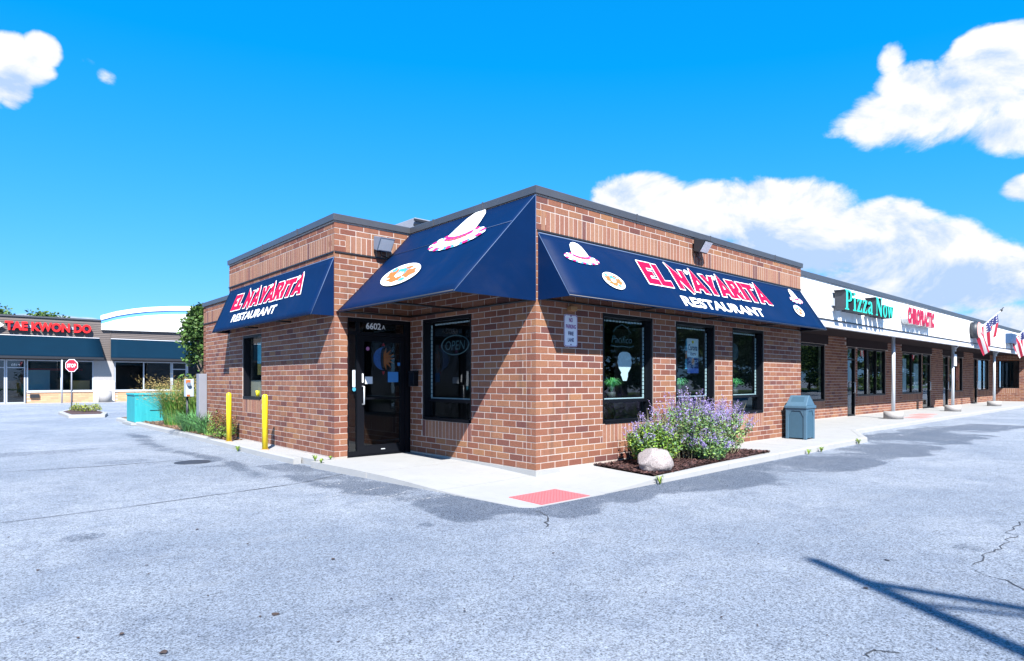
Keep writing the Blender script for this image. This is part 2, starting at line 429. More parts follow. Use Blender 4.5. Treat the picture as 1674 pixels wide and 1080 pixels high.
# asphalt: a fine sheet where the camera stands and one coarse sheet round it (same level, butted)
def asphalt_near():
    x0, x1, y0, y1, st = -9.0, 19.0, -7.4, 13.0, .07
    nx = int((x1 - x0) / st) + 1; ny = int((y1 - y0) / st) + 1
    xs = np.linspace(x0, x1, nx); ys = np.linspace(y0, y1, ny); X, Y = np.meshgrid(xs, ys)
    lx = np.interp(Y, [q[1] for q in LEFT_EDGE][::-1], [q[0] for q in LEFT_EDGE][::-1])
    dl = lx - X                              # distance out from the left kerb
    df = -1.42 - Y                           # distance out from the front kerb
    dfr = np.where(X > 9.6, np.minimum(-.3 - Y, 3 + 0 * Y), df)
    nA = fbm(X * .9, Y * .9, 3); nB = fbm(X * 2.6 + 9, Y * 2.6, 13); nC = fbm(X * .28, Y * .28, 23)
    w = np.zeros_like(X)
    def band(d, a, b_, s=.25): return np.clip((d - a) / s, 0, 1) * np.clip((b_ - d) / s, 0, 1)
    front = band(df, -.3, .55 + 1.3 * (nA - .35) + .9 * np.clip((X - .5) / 5, 0, 1), .3) * (X > -1.6)
    w = np.maximum(w, front * np.clip(.55 + 1.6 * (nA - .36) + .8 * (nB - .45), 0, 1))
    corner = band(np.hypot(X + 1.1, Y + .8), 0, 1.15 + .9 * (nA - .45) + .5 * (nB - .45), .25)
    w = np.maximum(w, corner * np.clip(.85 + .8 * (nB - .45), 0, 1))
    lefts = band(dl, -.2, .85 + .55 * (nA - .45) + .35 * (nB - .45) + .04 * (1 - Y), .22) * (Y < 4.2) * np.clip((Y + 1.7) / .3, 0, 1)
    w = np.maximum(w, lefts * np.clip(.62 + 1.0 * (nB - .42), 0, 1))
    swath = band(dl - .15 * np.sin(Y * .9), .55, 1.25 + .5 * (nA - .5), .3) * np.clip((Y - 2.0) / 1.2, 0, 1)
    w = np.maximum(w, swath * (.5 + 1.0 * (nB - .3)))
    for (cx, cy_, rx, ry, s) in ((-3.2, 5.4, .30, .22, 1.0), (-4.2, 6.4, .5, .35, .45), (-5.6, 9, 1.4, .5, .5), (-2.9, 4.6, .5, .25, .55), (11.2, -1.0, 1.9, .5, .75), (7.2, -2.3, 2.2, .4, .5), (14.5, -1.2, 2.5, .5, .6), (-3.5, 3.2, 1.0, .5, .3)):
        q = np.hypot((X - cx) / rx, (Y - cy_) / ry) + 1.2 * (nB - .45)
        w = np.maximum(w, s * np.clip((1.15 - q) / .35, 0, 1))
    w = np.maximum(w, .13 * np.clip((nC - .47) / .12, 0, 1) * np.clip((nA - .3) / .3, 0, 1)); w = np.maximum(w, .15 * np.clip((fbm(X * .55 + 4, Y * 2.2, 33) - .5) / .15, 0, 1))
    rs_ = random.Random(19)
    for q_ in range(46):                       # oil drips and small patches
        cx, cy_ = rs_.uniform(-8, 12), rs_.uniform(-6.8, 10); rr_ = rs_.choice((.06, .09, .12, .2))
        if cx > left_x(cy_) - .1 and cy_ > -1.4: continue
        w = np.maximum(w, rs_.uniform(.25, .6) * np.clip((1.2 - np.hypot(X - cx, Y - cy_) / rr_ - 1.2 * (nB - .45)) / .5, 0, 1))
    w = np.clip(w, 0, 1)
    V = np.stack([X, Y, np.full_like(X, ZA)], -1).reshape(-1, 3)
    i = np.arange(nx * ny).reshape(ny, nx); F = np.stack([i[:-1, :-1], i[:-1, 1:], i[1:, 1:], i[1:, :-1]], -1).reshape(-1, 4)
    me = bpy.data.meshes.new('parking_lot'); me.vertices.add(len(V)); me.vertices.foreach_set('co', V.ravel())
    me.loops.add(F.size); me.loops.foreach_set('vertex_index', F.ravel().astype(np.int32))
    me.polygons.add(len(F)); me.polygons.foreach_set('loop_start', np.arange(0, F.size, 4, dtype=np.int32))
    me.update(calc_edges=True); me.validate()
    at = me.color_attributes.new('tone', 'FLOAT_COLOR', 'POINT')
    c = np.ones((len(V), 4), np.float32); c[:, 0] = c[:, 1] = c[:, 2] = (1 - w).ravel(); at.data.foreach_set('color', c.ravel())
    me.materials.append(M['asphalt']); o = bpy.data.objects.new('parking_lot', me); COL.objects.link(o); o['kind'] = 'structure'
    return (float(xs[0]), float(xs[-1]), float(ys[0]), float(ys[-1]))
ax0, ax1, ay0, ay1 = asphalt_near()
mb = MB(); L = 1500.0
for (a, b_, c, d) in ((-L, ax0, -L, L), (ax1, L, -L, L), (ax0, ax1, -L, ay0), (ax0, ax1, ay1, L)):
    mb.poly([(a, c, ZA), (b_, c, ZA), (b_, d, ZA), (a, d, ZA)], (.93, .93, .93, 1))
mb.build('ground', M['asphalt'], kind='structure')

# sidewalk: concrete slabs, each a piece of the pavement
def zs(x, y):
    d = math.hypot(x + 1.2, y + 1.2); return -.02 - .104 / (1 + (d / 2.0) ** 4)
sidewalk = bpy.data.objects.new('sidewalk', None); COL.objects.link(sidewalk); sidewalk['kind'] = 'structure'
def slab(poly, fn=zs, mat='concrete', name='paving_slab', par=sidewalk, nsub=6):
    """a bevelled slab following the fall of the pavement: subdivided top"""
    bm = bmesh.new(); vs_ = [bm.verts.new((x, y, 0)) for x, y in poly]; f = bm.faces.new(vs_)
    bmesh.ops.triangulate(bm, faces=[f]); bmesh.ops.subdivide_edges(bm, edges=bm.edges[:], cuts=nsub, use_grid_fill=True)
    r = bmesh.ops.extrude_face_region(bm, geom=bm.faces[:]); top = [e for e in r['geom'] if isinstance(e, bmesh.types.BMVert)]
    tset = set(top)
    for v in bm.verts: v.co.z = fn(v.co.x, v.co.y) if v in tset else -.34
    bmesh.ops.recalc_face_normals(bm, faces=bm.faces[:])
    me = bpy.data.meshes.new(name); bm.to_mesh(me); bm.free(); me.materials.append(M[mat])
    o = bpy.data.objects.new(name, me); COL.objects.link(o); attach(o, par); return o
J = .010
def lxs(y0, y1):
    ys = [y for _, y in LEFT_EDGE if y0 < y < y1]
    return [(left_x(y), y) for y in sorted([y0, y1] + ys)]
for (y0, y1) in ((1.75 + J, 3.37), (.12 + J, 1.75 - J)):
    slab([(0 - .0, y0), (0, y1)] + [(x, y) for x, y in reversed(lxs(y0, y1))])
slab([(-.0, .12 - J), (-1.66, .12 - J), (-1.63, -.25), (-1.54, -1.3), (-1.42, -1.44), (-.15 - J, -1.44), (-.15 - J, -.0), (-.0, -.0)])
slab([(-.15 + J, 0), (-.15 + J, -1.42), (1.12 - J, -1.40), (1.28 - J, 0)])
xs_ = [4.95, 6.4, 7.9, 9.2]
for a, b_ in zip(xs_[:-1], xs_[1:]): slab([(a + J, 0), (a + J, -1.16), (b_ - J, -1.16), (b_ - J, 0)])
slab([(9.2 + J, -1.16), (9.6, -1.16), (11.75, -.2), (11.75, 2.2), (9.2 + J, 2.2)])
xk = 11.75
while xk < 43: slab([(xk + J, -.18), (xk + 2.9 - J, -.18), (xk + 2.9 - J, 2.2), (xk + J, 2.2)], nsub=2); xk += 2.9
slab([(-1.53, 3.42), (left_x(3.42) + .14, 3.42), (left_x(5.6) + .14, 5.6), (left_x(7.9) + .14, 7.9), (-1.53, 7.9)])
# kerbs
kerb = bpy.data.objects.new('kerb', None); COL.objects.link(kerb); kerb['kind'] = 'structure'
def kerb_run(pts, w=.14, side=1):
    """separate kerb stones of about 2.4 m along a polyline; pts is the outer edge"""
    segs = []
    for (a, b_) in zip(pts[:-1], pts[1:]):
        n = max(1, round(math.dist(a, b_) / 2.4))
        for k in range(n):
            segs.append([(a[0] + (b_[0] - a[0]) * t, a[1] + (b_[1] - a[1]) * t) for t in (k / n, (k + 1) / n)])
    for (a, b_) in segs:
        d = Vector((b_[0] - a[0], b_[1] - a[1])).normalized(); nn = Vector((-d.y, d.x)) * side
        e = d * .004
        P_ = []
        for (q, s) in ((a, 1), (b_, -1)):
            x, y = q[0] + e.x * s, q[1] + e.y * s; z = zs(x, y) + .004
            P_.append([(x - nn.x * .015, y - nn.y * .015, -.34), (x, y, z - .02), (x + nn.x * .02, y + nn.y * .02, z), (x + nn.x * w, y + nn.y * w, z), (x + nn.x * w, y + nn.y * w, -.34)])
        m_ = MB(); A, B = P_
        for k in range(5):
            j = (k + 1) % 5; m_.quad(A[k], B[k], B[j], A[j])
        m_.poly(A); m_.poly(B[::-1])
        o = m_.build('kerb_stone', M['concrete'], kerb)
        bm = bmesh.new(); bm.from_mesh(o.data); bmesh.ops.remove_doubles(bm, verts=bm.verts, dist=1e-5); bmesh.ops.recalc_face_normals(bm, faces=bm.faces); bm.to_mesh(o.data); bm.free()
kerb_run([(-.6, 20.2), (-1.7, 20.1), (-2.20, 19.4), (-2.06, 9.8), (-2.05, 5.6), (-2.02, 3.95)], side=1)
kerb_run([(1.12, -1.42), (5.0, -1.33), (9.62, -1.30)], side=1)
kerb_run([(9.62, -1.30), (11.8, -.32)], side=1)
kerb_run([(11.8, -.32), (44, -.32)], side=1)
# grass verge and street trees' ground behind the camera
mb = MB(); mb.box(-120, 260, -34, -21, ZA - .1, ZA + .10); mb.build('grass_verge', simple('verge_turf', (.05, .095, .02), .95, var=.35, scale=3, bump=.8, bscale=30), kind='structure')

# ================================================================== RESTAURANT
C = .1016; BL = .3048; JT = .0125; XW = -1.53; YW = 3.40; YE = 9.0; YF = 11.4; XF = -1.45
rest = thing('restaurant_building', 'brown brick corner restaurant with navy awnings and dark coping', 'restaurant', (0, 0, -.02))
PL = {
    'front': lambda u, d, z: (u, -d, z),
    'side': lambda u, d, z: (-d, u, z),
    'wingfront': lambda u, d, z: (u, YW - d, z),
    'wingside': lambda u, d, z: (XW - d, u, z),
    'farside': lambda u, d, z: (XF - d, u, z),
}
OPEN = {
    'front': [(1.52, 2.92, 6 * C, 24 * C), (3.63, 5.03, 6 * C, 24 * C), (5.72, 7.12, 6 * C, 24 * C)],
    'side': [(1.54, 3.0, 6 * C, 24 * C)],
    'wingfront': [(-1.29, 0.0, -.35, 24 * C)],
    'wingside': [(6.86, 8.06, 9 * C, 23 * C)],
    'farside': [],
}
EXT = {'front': (0, 9.04, 4.09), 'side': (0, YW, 4.09), 'wingfront': (XW, 0, 4.09), 'wingside': (YW, YE, 4.09), 'farside': (YE, YF, 3.30)}
SOLD = {k: [] for k in PL}
for k in ('front', 'side', 'wingfront', 'wingside'):
    SOLD[k].append((EXT[k][0], EXT[k][1], 35 * C, 38 * C))
    for (a, b_, c, d) in OPEN[k]:
        if c > 0: SOLD[k].append((a, b_, c - 3 * C, c))
SOLD['wingfront'] = [(XW + .2, 0, 35 * C, 38 * C)]
SOLD['front'][0] = (.10, 9.04, 35 * C, 38 * C)
SOLD['farside'] = [(YE, YF, 28 * C, 31 * C)]
START = {'side': .22, 'wingside': YW + .22}
def wall_panels(key, parent, mat, th=.22, zbot=-.34):
    f = PL[key]; u0, u1, zt = EXT[key]; u0 = START.get(key, u0)
    us = sorted({u0, u1} | {v for o in OPEN[key] for v in o[:2]}); zz = sorted({zbot, zt} | {v for o in OPEN[key] for v in o[2:4] if v > zbot})
    mb = MB()
    for a, b_ in zip(us[:-1], us[1:]):
        for c, d in zip(zz[:-1], zz[1:]):
            if any(o[0] <= a + 1e-6 and o[1] >= b_ - 1e-6 and o[2] <= c + 1e-6 and o[3] >= d - 1e-6 for o in OPEN[key]): continue
            p = [f(a, 0, c), f(b_, 0, c), f(b_, -th, c), f(a, -th, c), f(a, 0, d), f(b_, 0, d), f(b_, -th, d), f(a, -th, d)]
            mb.hexa(p)
    o = mb.build('wall', mat, parent)
    bm = bmesh.new(); bm.from_mesh(o.data); bmesh.ops.remove_doubles(bm, verts=bm.verts, dist=1e-5)
    # drop the faces that two neighbouring panels share
    from collections import defaultdict
    dd = defaultdict(list)
    for fc in bm.faces: dd[tuple(sorted(v.index for v in fc.verts))].append(fc)
    kill = [x for l in dd.values() if len(l) > 1 for x in l]
    bmesh.ops.delete(bm, geom=kill, context='FACES_ONLY'); bmesh.ops.recalc_face_normals(bm, faces=bm.faces); bm.to_mesh(o.data); bm.free()
    return o
for k in PL: wall_panels(k, rest, M['mortar'])

TONES = [(.295, .138, .080), (.270, .116, .068), (.315, .150, .078), (.230, .090, .058), (.205, .076, .052), (.250, .102, .064), (.215, .086, .060), (.150, .060, .052), (.175, .070, .055), (.285, .128, .080)]
TW = [15, 15, 4, 14, 9, 15, 10, 3, 5, 14]
STONES = [(.330, .170, .110), (.310, .150, .100), (.290, .130, .090), (.340, .180, .118), (.170, .075, .066)]
bricks = []          # (plane, u0, u1, z0, z1, tone)
brng = random.Random(21)
def emit(key, u0, u1, z0, z1, tone=None, sold=False):
    if u1 - u0 < .012 or z1 - z0 < .012: return
    if tone is None: tone = brng.choices(STONES, [10, 8, 6, 8, 2])[0] if sold else brng.choices(TONES, TW)[0]
    bricks.append((key, u0, u1, z0, z1, tone))
def run_bricks(key, row, segs):
    z0 = row * C + JT / 2; z1 = (row + 1) * C - JT / 2
    zt = EXT[key][2]
    if z1 > zt: z1 = zt - .002
    if z1 - z0 < .03: return
    blocked = [(o[0], o[1]) for o in OPEN[key] if o[2] < (row + .5) * C < o[3]] + [(s[0], s[1]) for s in SOLD[key] if s[2] < (row + .5) * C < s[3]]
    for (a, b_) in segs:
        parts = [(a, b_)]
        for (c, d) in blocked:
            nx = []
            for (p, q) in parts:
                if q <= c or p >= d: nx.append((p, q))
                else:
                    if p < c - .02: nx.append((p, c - (0 if True else JT)))
                    if q > d + .02: nx.append((d, q))
            parts = nx
        for (p, q) in parts: emit(key, p, q, z0, z1)
def course(u_start, u_end, first):
    segs = []; u = u_start
    e = first
    while u < u_end - .01:
        segs.append((u, min(u + e - JT, u_end))); u += e; e = BL
    return segs
corner_recs = []
for row in range(0, 41):
    A = row % 2 == 0
    z0 = row * C + JT / 2; z1 = min((row + 1) * C - JT / 2, 4.085)
    # main corner: quoin bricks wrap round and are kept as one brick each
    if z1 - z0 > .03:
        corner_recs.append((z0, z1, A, brng.choices(TONES, TW)[0]))
    run_bricks('front', row, course(.092 + JT if A else .245 + JT, 9.04, BL))
    s = course(.205, YW, .235 if A else .082)
    if not A: s = [(.092 + JT, .195)] + s
    run_bricks('side', row, s)
    run_bricks('wingfront', row, course(XW + (.092 if A else .245) + JT, 0, BL))
    run_bricks('wingside', row, course(YW + (.245 if A else .092) + JT, YE, BL))
    if row < 33: run_bricks('farside', row, course(YE, YF, BL if A else BL / 2))
    if z1 - z0 > .03: corner_recs.append((z0, z1, A, brng.choices(TONES, TW)[0], 'wing'))
for key in SOLD:
    for (a, b_, c, d) in SOLD[key]:
        n = max(1, round((b_ - a) / C)); w = (b_ - a) / n
        for k in range(n): emit(key, a + k * w + JT / 2, a + (k + 1) * w - JT / 2, c + JT / 2, d - JT / 2, sold=True)
PROUD = .0035
def brick_geo(m_, f, u0, u1, z0, z1, tone, jit=0.0):
    i = .003; a = PROUD + jit
    p = [f(u0, 0, z0), f(u1, 0, z0), f(u1, 0, z1), f(u0, 0, z1), f(u0 + i, a, z0 + i), f(u1 - i, a, z0 + i), f(u1 - i, a, z1 - i), f(u0 + i, a, z1 - i)]
    b0 = len(m_.v); m_.v += p; m_.c += [(*tone, 1)] * 8
    # orientation test
    n = (Vector(p[5]) - Vector(p[4])).cross(Vector(p[6]) - Vector(p[5])); outv = Vector(f(0, 1, 0)) - Vector(f(0, 0, 0))
    fs = [(4, 5, 6, 7), (0, 1, 5, 4), (1, 2, 6, 5), (2, 3, 7, 6), (3, 0, 4, 7), (3, 2, 1, 0)]
    if n.dot(outv) < 0: fs = [q[::-1] for q in fs]
    for q in fs: m_.f.append(tuple(b0 + t for t in q)); m_.sm.append(False)
def seen_size(key, u, z, du, dz):
    f = PL[key]; p = Vector(f(u, 0, z)); v = CAM - p; d = v.length
    n = (Vector(f(0, 1, 0)) - Vector(f(0, 0, 0)))
    return du * dz * abs(n.dot(v)) / d ** 3
def hidden(key, u, z):
    if key == 'front': return z > 2.62 and z < 3.45
    if key == 'side': return z > 2.55
    if key == 'wingfront': return u > XW + (z - 2.5) * .95 + .1 and z > 2.5
    if key == 'wingside': return 2.5 < z < 3.3 and u < 8.9
    return False
rank = []
for i_, b_ in enumerate(bricks):
    u, z = (b_[1] + b_[2]) / 2, (b_[3] + b_[4]) / 2
    if hidden(b_[0], u, z): continue
    rank.append((seen_size(b_[0], u, z, b_[2] - b_[1], b_[4] - b_[3]), i_))
rank.sort(reverse=True)
n_corner = sum(1 for c in corner_recs if len(c) == 4)
singles = {i_ for _, i_ in rank[:300 - n_corner]}
stuffb = MB(); cache = {}
for i_, (key, u0, u1, z0, z1, tone) in enumerate(bricks):
    f = PL[key]
    if i_ in singles:
        w, h = round(u1 - u0, 3), round(z1 - z0, 3); ck = (key in ('front', 'wingfront'), w, h, tone)
        if ck not in cache:
            m_ = MB(); ff = (lambda u, d, z: (u, -d, z)) if ck[0] else (lambda u, d, z: (-d, u, z))
            brick_geo(m_, ff, -w / 2, w / 2, -h / 2, h / 2, tone); me = m_.mesh('brick'); me.materials.append(M['brick']); cache[ck] = me
        o = bpy.data.objects.new('brick', cache[ck]); COL.objects.link(o)
        o.location = f((u0 + u1) / 2, brng.uniform(-.0012, .0012), (z0 + z1) / 2); o.rotation_euler = (0, brng.uniform(-.003, .003) if ck[0] else 0, 0); attach(o, rest)
    else: brick_geo(stuffb, f, u0, u1, z0, z1, tone, brng.uniform(-.0012, .0012))
for rec in corner_recs:
    z0, z1, A, tone = rec[:4]; m_ = MB(); i = .003
    if len(rec) == 4: x0, y0, lx, ly = 0, 0, (.092 if A else .245), (.195 if A else .092)
    else: x0, y0, lx, ly = XW, YW, (.092 if A else .245), (.245 if A else .092)
    x1, y1 = x0 + lx, y0 + ly; a = PROUD
    m_.hexa([(x0 - a, y0 - a, z0), (x1, y0 - a, z0), (x1, y1, z0), (x0 - a, y1, z0), (x0 - a, y0 - a, z1), (x1, y0 - a, z1), (x1, y1, z1), (x0 - a, y1, z1)], (*tone, 1))
    if len(rec) == 4: m_.build('brick', M['brick'], rest)
    else:
        k0 = len(stuffb.v); stuffb.v += m_.v; stuffb.c += m_.c; stuffb.f += [tuple(k0 + t for t in q) for q in m_.f]; stuffb.sm += m_.sm
stuffb.build('brickwork', M['brick'], rest, kind='stuff')

# coping, reglet, foundation, roof
def coping(pts, z0, z1, wi=.28, wo=.035, name='coping'):
    pts3 = [Vector((x, y, 0)) for x, y in pts]
    m_ = MB(); n = len(pts3); prof = []
    for k, p in enumerate(pts3):
        d0 = (pts3[k] - pts3[k - 1]).normalized() if k else (pts3[1] - pts3[0]).normalized()
        d1 = (pts3[k + 1] - pts3[k]).normalized() if k < n - 1 else d0
        n0 = Vector((d0.y, -d0.x, 0)); n1 = Vector((d1.y, -d1.x, 0)); m = (n0 + n1); m = m / (m.dot(n0)) if m.length > .1 else n0
        prof.append([p + m * wo + Vector((0, 0, z0)), p + m * (wo + .006) + Vector((0, 0, z1 - .012)), p + m * (wo - .01) + Vector((0, 0, z1)), p - m * wi + Vector((0, 0, z1 - .015)), p - m * wi + Vector((0, 0, z0))])
    for A, B in zip(prof[:-1], prof[1:]):
        for k in range(5):
            j = (k + 1) % 5; m_.quad(A[k], B[k], B[j], A[j])
    m_.poly(prof[0][::-1]); m_.poly(prof[-1])
    o = m_.build(name, M['coping'], rest)
    bm = bmesh.new(); bm.from_mesh(o.data); bmesh.ops.remove_doubles(bm, verts=bm.verts, dist=1e-5); bmesh.ops.recalc_face_normals(bm, faces=bm.faces); bm.to_mesh(o.data); bm.free()
    return o
# outward normal is to the right of travel: walk far-left -> corner -> right
coping([(XW, YE + .02), (XW, YW), (0, YW), (0, 0), (9.04, 0), (9.04, 8)], 4.085, 4.20)
coping([(XF, YF), (XF, YE + .02)], 3.30, 3.41)
# vertical joints of the coping sheet: thin standing seams
m_ = MB()
for x in (2.4, 4.8, 7.6): m_.box(x - .012, x + .012, -.046, .0, 4.083, 4.203)
for y in (1.2, 2.6): m_.box(-.046, 0, y - .012, y + .012, 4.083, 4.203)
for y in (4.9, 6.7): m_.box(XW - .046, XW, y - .012, y + .012, 4.083, 4.203)
m_.build('coping_seam', M['coping'], rest)
m_ = MB()
m_.box(0.02, 9.04, -.022, -.001, 3.535, 3.556); m_.box(XW - .022, XW - .001, YW + .02, YE, 3.535, 3.556); m_.box(XW + .0, -.02, YW - .022, YW - .001, 3.535, 3.556)
m_.box(XF - .022, XF - .001, YE + .02, YF, 2.83, 2.85)
m_.build('reglet_flashing', M['dark_metal'], rest)
m_ = MB(); m_.box(-.012, .5, -.012, .5, -.34, -.004); m_.box(-.012, .002, .5, 2.6, -.34, -.003); m_.build('foundation', M['concrete'], rest)
m_ = MB(); m_.box(.22, 9.0, .22, 8.0, 3.62, 3.70); m_.box(XW + .22, .22, YW + .22, YE, 3.62, 3.70); m_.box(XF + .22, 4, YE, YF, 2.98, 3.06); m_.box(.22, 9, 8.0, YF, 2.98, 3.06); m_.build('roof', M['roof'], rest)
m_ = MB(); m_.box(8.8, 9.04, .22, 8, -.34, 4.08); m_.box(4, 9.04, 8.0, 8.2, -.34, 4.08); m_.box(XF, 4, YF - .2, YF, -.34, 3.3); m_.box(XW + .22, 4.0, YE - .1, YE + .08, 3.06, 4.08); m_.build('wall', M['mortar'], rest)
# interior
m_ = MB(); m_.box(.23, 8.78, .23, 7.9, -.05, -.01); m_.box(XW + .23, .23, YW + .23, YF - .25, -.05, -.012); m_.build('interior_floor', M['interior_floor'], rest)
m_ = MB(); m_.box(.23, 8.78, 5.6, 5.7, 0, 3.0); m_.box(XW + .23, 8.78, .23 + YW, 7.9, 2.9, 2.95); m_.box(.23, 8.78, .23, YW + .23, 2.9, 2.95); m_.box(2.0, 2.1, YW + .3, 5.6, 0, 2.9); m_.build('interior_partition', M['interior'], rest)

# windows
def window(key, o_, transom=None, led=True, depth=.13):
    a, b_, c, d = o_; f = PL[key]; fr = .055
    def bx(m_, u0, u1, z0, z1, d0, d1): m_.hexa([f(u0, d0, z0), f(u1, d0, z0), f(u1, d1, z0), f(u0, d1, z0), f(u0, d0, z1), f(u1, d0, z1), f(u1, d1, z1), f(u0, d1, z1)])
    m_ = MB(); g0, g1 = -depth - .05, -.012
    bx(m_, a + .001, a + fr, c + .001, d - .001, g0, g1); bx(m_, b_ - fr, b_ - .001, c + .001, d - .001, g0, g1)
    bx(m_, a + fr, b_ - fr, d - fr, d - .001, g0, g1); bx(m_, a + fr, b_ - fr, c + .001, c + fr, g0, .014)
    w = m_.build('window', M['black_frame'], rest)
    m_ = MB(); zt = transom
    gd = -depth
    if zt: 
        bx(m_, a + fr + .001, b_ - fr - .001, zt - .028, zt + .028, gd - .04, gd + .035)
        m_.build('transom_bar', M['black_frame'], w)
        for (p, q) in ((c + fr, zt - .028), (zt + .028, d - fr)):
            m_ = MB(); m_.quad(f(a + fr, gd, p), f(b_ - fr, gd, p), f(b_ - fr, gd, q), f(a + fr, gd, q)); m_.build('pane', M['glass'], w)
    else:
        m_.quad(f(a + fr, gd, c + fr), f(b_ - fr, gd, c + fr), f(b_ - fr, gd, d - fr), f(a + fr, gd, d - fr)); m_.build('pane', M['glass'], w)
    if led:
        m_ = MB(); n = int((b_ - a - .2) / .085)
        for k in range(n):
            u = a + .1 + k * .085; bx(m_, u, u + .056, d - fr - .055, d - fr - .03, gd - .035, gd - .015)
        n = int((d - c - .3) / .07)
        for k in range(n):
            z = (zt or c + .1) + .05 + k * .07
            if z > d - .15: break
            for u in ((b_ - fr - .05),) if key == 'front' else (b_ - fr - .04,):
                bx(m_, u, u + .026, z, z + .058, gd - .035, gd - .015)
        if zt: bx(m_, a + .08, b_ - .08, zt + .03, zt + .046, gd - .035, gd - .012)
        m_.build('light_strip', M['led'], w)
        m_ = MB(); bx(m_, a + fr, b_ - fr, (zt or c) - .02, (zt or c) + .012, gd - .42, gd - .045); m_.build('ledge', M['dark_metal'], w)
    return w
for o_ in OPEN['front']: window('front', o_, transom=.98)
window('side', OPEN['side'][0], transom=.97)
window('wingside', OPEN['wingside'][0], led=False, depth=.12)

# entrance storefront on the wing front
f = PL['wingfront']
def bxd(m_, u0, u1, z0, z1, d0=-.10, d1=-.03): m_.hexa([f(u0, d0, z0), f(u1, d0, z0), f(u1, d1, z0), f(u0, d1, z0), f(u0, d0, z1), f(u1, d0, z1), f(u1, d1, z1), f(u0, d1, z1)])
ent = MB(); zb = -.022; zt = 24 * C
bxd(ent, -1.288, -1.245, zb, zt - .001); bxd(ent, -.10, -.002, zb, zt - .001); bxd(ent, -1.245, -.10, zt - .07, zt - .001)
bxd(ent, -1.085, -1.035, zb, zt - .07); bxd(ent, -1.245, -1.085, zb, zb + .09); bxd(ent, -1.035, -.10, 2.135, 2.195); bxd(ent, -1.245, -1.085, 2.135, 2.195)
bxd(ent, -1.035, -.10, zb, zb + .018, -.12, -.0)
ent = ent.build('entrance_frame', M['black_frame'], rest)
m_ = MB()
for (u0, u1, z0, z1) in ((-1.245, -1.085, zb + .09, 2.135), (-1.245, -1.085, 2.195, zt - .07), (-1.035, -.10, 2.195, zt - .07)):
    m_.quad(f(u0, -.065, z0), f(u1, -.065, z0), f(u1, -.065, z1), f(u0, -.065, z1))
m_.build('pane', M['glass'], ent)
door = MB()
bxd(door, -1.03, -.94, .0, 2.13, -.095, -.045); bxd(door, -.19, -.105, .0, 2.13, -.095, -.045); bxd(door, -.94, -.19, .0, .16, -.095, -.045); bxd(door, -.94, -.19, 2.03, 2.13, -.095, -.045)
bxd(door, -.94, -.19, .985, 1.02, -.092, -.050)
door = door.build('door', M['black_frame'], rest)
m_ = MB(); m_.quad(f(-.94, -.07, .16), f(-.19, -.07, .16), f(-.19, -.07, 2.03), f(-.94, -.07, 2.03)); m_.build('pane', M['glass'], door)
m_ = MB(); m_.tube([f(-.975, -.045, 1.22), f(-.975, .02, 1.22), f(-.975, .02, .90), f(-.975, -.045, .90)], .013, 8); m_.build('handle', M['alu'], door)
m_ = MB(); bxd(m_, -.60, -.52, .07, .085, -.046, -.042); m_.build('maker_plate', M['alu'], door)

# ------------------------------------------------------------------ text
_tc = {}
def text_shapes(body, bold=0.0, shear=0.0, res=3):
    """flat text mesh as vertex and face lists, x from 0, cap height 1"""
    k = (body, bold, shear)
    if k in _tc: return _tc[k]
    cu = bpy.data.curves.new('lettering', 'FONT'); cu.body = body; cu.size = 1.0; cu.offset = bold; cu.shear = shear; cu.resolution_u = res; cu.fill_mode = 'FRONT' if hasattr(cu, 'fill_mode') else cu.fill_mode
    ob = bpy.data.objects.new('lettering', cu); COL.objects.link(ob)
    dg = bpy.context.evaluated_depsgraph_get(); dg.update(); me = ob.evaluated_get(dg).to_mesh()
    V = np.array([v.co[:] for v in me.vertices]) if len(me.vertices) else np.zeros((0, 3)); F = [tuple(p.vertices) for p in me.polygons]
    ob.evaluated_get(dg).to_mesh_clear(); bpy.data.objects.remove(ob); bpy.data.curves.remove(cu)
    if len(V):
        V[:, 0] -= V[:, 0].min(); y0 = 0; h = .729 if not any(ch.isdigit() for ch in body) else .729
        V[:, :2] /= .729
    _tc[k] = (V, F); return V, F
def text_on(body, fn, width, height, name, mat, parent, bold=0.0, shear=0.0, depth=0.0, side_mat=None, flip=False):
    V, F = text_shapes(body, bold, shear); sx = width / V[:, 0].max(); m_ = MB()
    P0 = [fn(v[0] * sx, v[1] * height, 0) for v in V]
    m_.v = [tuple(p) for p in P0]; m_.c = [(1, 1, 1, 1)] * len(P0); m_.f = list(F); m_.sm = [False] * len(F)
    if depth:
        from collections import Counter
        cnt = Counter()
        for q in F:
            for a, b_ in zip(q, q[1:] + q[:1]): cnt[(min(a, b_), max(a, b_))] += 1
        sd = MB()
        P1 = [fn(v[0] * sx, v[1] * height, -depth) for v in V]
        for q in F:
            for a, b_ in zip(q, q[1:] + q[:1]):
                if cnt[(min(a, b_), max(a, b_))] == 1: sd.quad(P0[a], P1[a], P1[b_], P0[b_])
    o = m_.build(name, mat, parent)
    if depth: return o, sd.build(name + '_return', side_mat or mat, parent)
    return o
